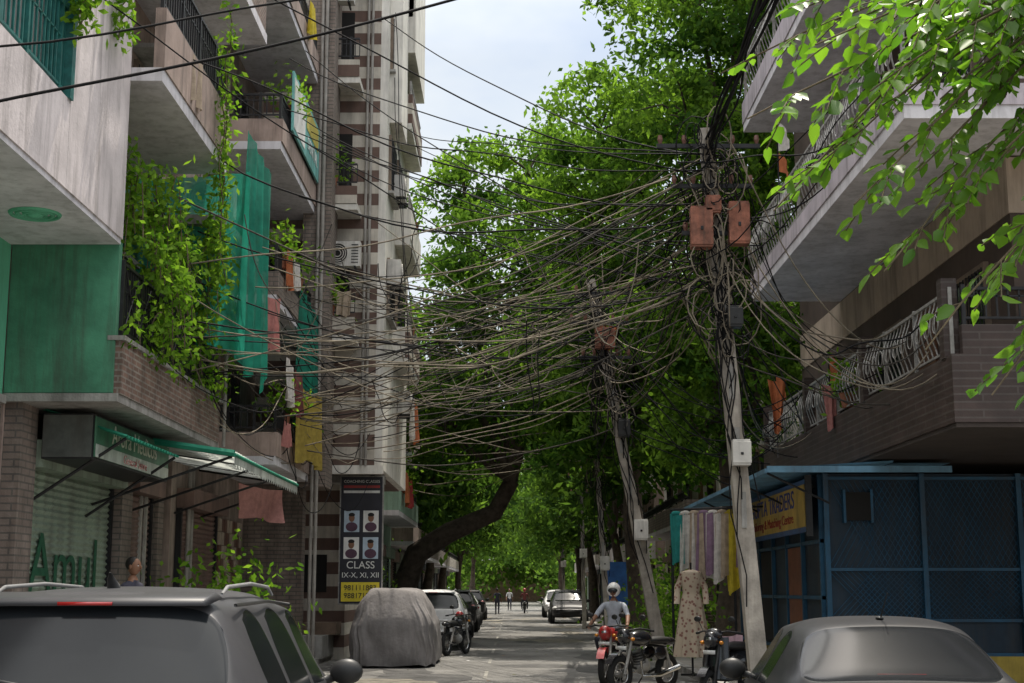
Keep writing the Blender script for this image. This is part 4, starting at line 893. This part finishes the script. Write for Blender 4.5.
def motorbike(name,loc,rz,paint,scooter=False):
    e=empty(name,loc,rz); mb=MB(); rw=.3 if not scooter else .23
    for y in (-.66,.62):
        mb.torus((0,y,rw),rw-.05,.055,(1,0,0),rubber,28,8); mb.torus((0,y,rw),rw-.1,.018,(1,0,0),chrome,24,6); mb.tube([(-.07,y,rw),(.07,y,rw)],.05,silver,10)
        for k in range(8):
            a=k*math.pi/4; mb.tube([(0,y,rw),(0,y+math.cos(a)*(rw-.1),rw+math.sin(a)*(rw-.1))],.006,silver,4)
    for s in (-1,1):
        mb.tube([(s*.09,-.66,rw),(s*.09,-.5,.72),(s*.07,-.42,.95)],[.025,.028,.022],silver if not scooter else plast,8)
        mb.tube([(0,-.40,1.0),(s*.2,-.38,1.03),(s*.36,-.28,1.0)],[.014,.014,.018],plast,8); mb.tube([(s*.33,-.30,1.0),(s*.4,-.25,.99)],.02,rubber,8)
        mb.tube([(s*.22,-.38,1.03),(s*.27,-.42,1.18)],.007,plast,5); mb.ell((s*.29,-.42,1.21),(.065,.02,.045),plast)
        mb.ell((s*.16,-.52,.86),(.035,.045,.03),M('indicator',(.6,.22,.02),.2))
        mb.tube([(s*.1,.62,rw),(s*.13,.42,.7)],.025,silver,8)
    mb.ell((0,-.55,.9),(.12,.10,.13),paint); mb.ell((0,-.60,.91),(.075,.05,.065),chrome)
    mb.grid(lambda u,v:((v-.5)*.14,-.66-math.cos(.5+u*2.1)*(rw+.06),rw+math.sin(.5+u*2.1)*(rw+.06)),12,3,paint)
    mb.box(-.1,.1,-.63,-.615,.69,.75,whitep)
    if not scooter:
        mb.ell((0,-.14,.86),(.15,.31,.14),paint); mb.ell((0,.34,.82),(.14,.40,.07),plast); mb.ell((0,.66,.8),(.1,.2,.07),paint)
        mb.tube([(0,-.42,.9),(0,-.32,.4),(0,.1,.3),(0,.5,.4),(0,.6,.7),(0,-.2,.78)],.025,plast,6)
        mb.ell((0,-.08,.42),(.14,.17,.14),silver); mb.tube([(0,-.12,.42),(0,-.22,.66)],[.1,.085],silver,12)
        for k in range(5): mb.tube([(0,-.13-.02*k,.47+.04*k),(0,-.135-.02*k,.485+.04*k)],.12,plast,12)
        mb.tube([(.1,-.22,.5),(.14,-.25,.26),(.15,.2,.26),(.16,.75,.38)],[.022,.025,.04,.045],chrome,10)
        for s in (-1,1): mb.ell((s*.12,.3,.62),(.03,.18,.11),paint)
    else:
        def sh(u,v):
            x=(u-.5)*.44*(1-.25*abs(v-.4)); return (x,-.47-.1*(1-(2*u-1)**2)+.12*v,.32+.62*v)
        mb.grid(sh,12,10,paint); mb.grid(lambda u,v:(lambda p:(p[0],p[1]+.03,p[2]))(sh(u,v)),12,10,plast)
        mb.box(-.17,.17,-.38,.1,.28,.33,plast); mb.ell((0,.38,.55),(.2,.38,.22),paint); mb.ell((0,.3,.79),(.16,.40,.07),plast); mb.ell((0,.75,.62),(.08,.04,.05),M('tail_lamp',(.35,.01,.01),.15))
        mb.tube([(.16,.1,.3),(.19,.7,.34)],[.03,.05],chrome,10); mb.ell((0,-.45,.98),(.15,.1,.1),paint)
    mb.tube([(-.08,.1,.28),(-.24,.05,.02)],.014,plast)
    mb.done('machine',e,smooth=True); return e
blackg=M('black_gloss',(.015,.015,.018),.25,.1,coat=.6)
motorbike('motorcycle',(1.80,26.3,0),math.radians(-16),redp)
motorbike('motorcycle',(2.2,24.2,0),math.radians(-42),blackg)
motorbike('scooter',(3.35,22.6,0),math.radians(-35),blackg,True)
motorbike('motorcycle',(-1.45,37.5,0),math.radians(160),blackg)
hang('saree_on_scooter',[((3.1,22.6,.97),(3.65,22.95,.98),.5,2,cloth('pink_white_cloth',(.6,.4,.45)),.05,.1)])
# ---------------------------------------------------------------- people
def person(name,loc,rz,pose,shirt,pants,hm=None,scale=1.0,hairc=hair):
    e=empty(name,loc,rz); e.scale=(scale,)*3
    J={'pel':((0,0,.95),.125),'spi':((0,.01,1.12),.12),'che':((0,0,1.32),.135),'nek':((0,0,1.47),.06),'hed':((0,-.01,1.56),.055)}
    for s,n in ((1,'l'),(-1,'r')):
        J['sh'+n]=((s*.185,0,1.41),.062); J['hip'+n]=((s*.095,0,.9),.095)
    ride=pose=='ride'
    for s,n in ((1,'l'),(-1,'r')):
        f=s if pose=='walk' else 0
        if ride:
            J['kn'+n]=((s*.22,-.42,.80),.072); J['an'+n]=((s*.2,-.12,.42),.047); J['to'+n]=((s*.2,-.3,.34),.04); J['el'+n]=((s*.3,-.2,1.2),.046); J['wr'+n]=((s*.34,-.45,1.06),.033)
        else:
            J['kn'+n]=((s*.1,-.06-.16*f,.5),.065); J['an'+n]=((s*.1,.04-.28*f,.09 if f>=0 else .13),.045); J['to'+n]=((s*.12,-.13-.28*f,.04),.036); J['el'+n]=((s*.25,.03+.1*f,1.13),.043); J['wr'+n]=((s*.27,-.08+.2*f,.9),.03)
        w=Vector(J['wr'+n][0]); J['pa'+n]=(tuple(w+ (Vector((0,-.07,-.03)) if ride else Vector((0,-.02,-.08)))),.032)
    keys=list(J); E=[('pel','spi'),('spi','che'),('che','nek'),('nek','hed')]
    for n in 'lr': E+= [('che','sh'+n),('sh'+n,'el'+n),('el'+n,'wr'+n),('wr'+n,'pa'+n),('pel','hip'+n),('hip'+n,'kn'+n),('kn'+n,'an'+n),('an'+n,'to'+n)]
    me=bpy.data.meshes.new('body'); me.from_pydata([J[k][0] for k in keys],[(keys.index(a),keys.index(b)) for a,b in E],[])
    o=bpy.data.objects.new('body_skel',me); COL.objects.link(o); sk=o.modifiers.new('sk','SKIN'); sk.use_smooth_shade=True; ss=o.modifiers.new('ss','SUBSURF'); ss.levels=2; ss.render_levels=2
    for i,k in enumerate(keys):
        v=me.skin_vertices[0].data[i]; r=J[k][1]; v.radius=(r,r*.8 if k in('pel','spi','che') else r); v.use_root=(k=='pel')
    bpy.context.view_layer.update(); dg=bpy.context.evaluated_depsgraph_get(); nm=bpy.data.meshes.new_from_object(o.evaluated_get(dg)); bpy.data.objects.remove(o)
    nm.materials.clear()
    shoe=M('shoe',(.03,.025,.02),.5)
    for m in (skin,shirt,pants,shoe): nm.materials.append(m)
    lab={}
    for a,b in E:
        t=1
        if b[:2] in('hi','kn','an') : t=2
        if b[:2]=='to': t=3
        if b[:2] in('wr','pa') or b=='hed': t=0
        lab[(a,b)]=t
    for p in nm.polygons:
        c=p.center; best=9;bt=1
        for (a,b),t in lab.items():
            A=Vector(J[a][0]);B=Vector(J[b][0]); d=B-A; u=max(0,min(1,(c-A).dot(d)/d.length_squared)); ds=(c-A-d*u).length-.3*(J[a][1]*(1-u)+J[b][1]*u)
            if ds<best: best=ds;bt=t
        if bt==1 and c.z<.93 and not ride: bt=2
        p.material_index=bt; p.use_smooth=True
    bo=bpy.data.objects.new('body',nm); COL.objects.link(bo); bo.parent=e
    mb=MB(); hc=(0,-.02,1.655)
    def hf(x,y,z): return (x*(1-.18*max(0,-z)),y*(1-.1*max(0,-z)),z)
    mb.ell(hc,(.077,.095,.115),skin,18,14,hf)
    mb.ell((0,-.118,1.645),(.014,.02,.025),skin,8,6)
    for s in (-1,1):
        mb.ell((s*.03,-.1,1.665),(.013,.012,.008),whitep,8,6); mb.ell((s*.03,-.109,1.665),(.006,.005,.006),hair,6,5); mb.ell((s*.078,-.01,1.65),(.012,.022,.032),skin,8,6); mb.ell((s*.03,-.104,1.684),(.018,.008,.004),hair,6,4)
    mb.ell((0,-.104,1.60),(.024,.01,.007),M('lips',(.2,.06,.05),.5),8,5)
    if hm: 
        mb.ell((0,0,1.68),(.125,.145,.135),hm,20,14,lambda x,y,z:(x,y if not(y<-.6 and z<.1) else -.45,z)); mb.ell((0,-.09,1.665),(.092,.055,.05),glassd,14,8)
    else: mb.ell((0,.012,1.69),(.084,.098,.098),hairc,16,12)
    for n,s in (('l',1),('r',-1)):
        p=Vector(J['pa'+n][0]); d=(p-Vector(J['wr'+n][0])).normalized()
        for k in range(4):
            off=Vector((0,(k-1.5)*.018,0)) if not ride else Vector(((k-1.5)*.018,0,0)); L=[.06,.075,.08,.065][k]
            b=p+off+d*.01; c=Vector((-s*.02,0,0)) if not ride else Vector((0,.02,-.03)); mb.tube([b,b+d*L*.5,b+d*L*.85+c],[.009,.008,.006],skin,6)
        b=p-d*.03; th=Vector((-s*.01,-.035,-.03)) if not ride else Vector((-s*.04,-.01,-.01)); mb.tube([b,b+th*.7,b+th*1.2+d*.02],[.011,.01,.007],skin,6)
    mb.done('head_and_hands',e,smooth=True); return e
sh1=M('blue_grey_shirt',(.38,.41,.46),.85,.2,12); sh3=M('dark_shirt',(.04,.04,.06),.85,.2,12); pt=M('dark_trousers',(.03,.03,.045),.85,.2,12); sh2=M('maroon_shirt',(.18,.05,.05),.85,.2,12)
a=math.radians(-16); person('motorcycle_rider',(1.80-.25*math.sin(a),26.3+.25*math.cos(a),-.02),a,'ride',sh1,pt,whitep)
person('standing_man',(-5.0,19.0,.3),math.radians(70),'stand',sh3,pt)
person('pedestrian',(-1.0,98,0),math.pi,'walk',sh3,pt); person('pedestrian',(-.2,118,0),0,'walk',M('white_shirt',(.55,.55,.55),.8),pt)
motorbike('motorcycle',(.9,104,0),math.pi,blackg); person('motorcycle_rider',(.9,103.75,-.02),math.pi,'ride',sh2,pt,redp)
def plinth():
    mb=MB(); mb.box(-6.3,-4.6,17.6,25,.122,.3,concrete); mb.done('shop_front_step')
plinth()
def banner(loc,w,h,m,txt=None):
    e=empty('street_banner',loc); mb=MB(); mb.tube([(-w/2,0.02,0),(-w/2,.02,h+1.2)],.02,blackmet); mb.tube([(w/2,.02,0),(w/2,.02,h+1.2)],.02,blackmet)
    mb.grid(lambda u,v:((u-.5)*w,.03*math.sin(u*6),1.2+h*v),8,4,m); mb.done('banner',e)
banner((3.3,44,0),1.0,1.3,M('banner_blue',(.03,.12,.35),.6,.3,4)); banner((4.1,52,0),1.4,1.2,M('banner_red',(.4,.05,.04),.6,.3,4))
# ---------------------------------------------------------------- camera, light
cam=bpy.data.cameras.new('camera'); co=bpy.data.objects.new('camera',cam); COL.objects.link(co); cam.lens=50; cam.sensor_width=36; cam.clip_end=2000; cam.clip_start=.1
co.location=(0,0,1.65); co.rotation_euler=(math.radians(90+9.915),0,0); sc.camera=co
sv=Vector((.13,.42,1.15)).normalized()
sl=bpy.data.lights.new('sun','SUN'); sl.energy=5.0; sl.angle=math.radians(.6); sl.color=(1,.92,.80); so=bpy.data.objects.new('sun',sl); COL.objects.link(so); so.rotation_euler=(-sv).to_track_quat('-Z','Y').to_euler()
w=bpy.data.worlds.new('World'); sc.world=w; w.use_nodes=True; N=w.node_tree.nodes; L=w.node_tree.links
bg=N['Background']; sky=N.new('ShaderNodeTexSky'); sky.sky_type='NISHITA'; sky.sun_disc=False; sky.sun_elevation=math.asin(sv.z); sky.sun_rotation=math.atan2(sv.x,sv.y); sky.dust_density=3; sky.air_density=1.2
tc=N.new('ShaderNodeTexCoord'); mp=N.new('ShaderNodeMapping'); mp.inputs['Scale'].default_value=(1,1,2); nz=N.new('ShaderNodeTexNoise'); nz.inputs['Scale'].default_value=3.4; nz.inputs['Detail'].default_value=5; nz.inputs['Roughness'].default_value=.55
rp=N.new('ShaderNodeMapRange'); rp.inputs[1].default_value=.38; rp.inputs[2].default_value=.6; rp.inputs[3].default_value=.35; rp.inputs[4].default_value=.95
mx=N.new('ShaderNodeMix'); mx.data_type='RGBA'
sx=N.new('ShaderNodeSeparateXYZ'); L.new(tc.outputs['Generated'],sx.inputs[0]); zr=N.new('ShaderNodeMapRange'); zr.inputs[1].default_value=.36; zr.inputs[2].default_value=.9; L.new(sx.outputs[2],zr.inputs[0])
cc=N.new('ShaderNodeMix'); cc.data_type='RGBA'; cc.inputs[6].default_value=(5.7,6.1,6.5,1); cc.inputs[7].default_value=(26,25.5,24.5,1); L.new(zr.outputs[0],cc.inputs[0]); L.new(cc.outputs[2],mx.inputs[7])  # extra-bright overhead clouds added above the camera's view to lift light on the street
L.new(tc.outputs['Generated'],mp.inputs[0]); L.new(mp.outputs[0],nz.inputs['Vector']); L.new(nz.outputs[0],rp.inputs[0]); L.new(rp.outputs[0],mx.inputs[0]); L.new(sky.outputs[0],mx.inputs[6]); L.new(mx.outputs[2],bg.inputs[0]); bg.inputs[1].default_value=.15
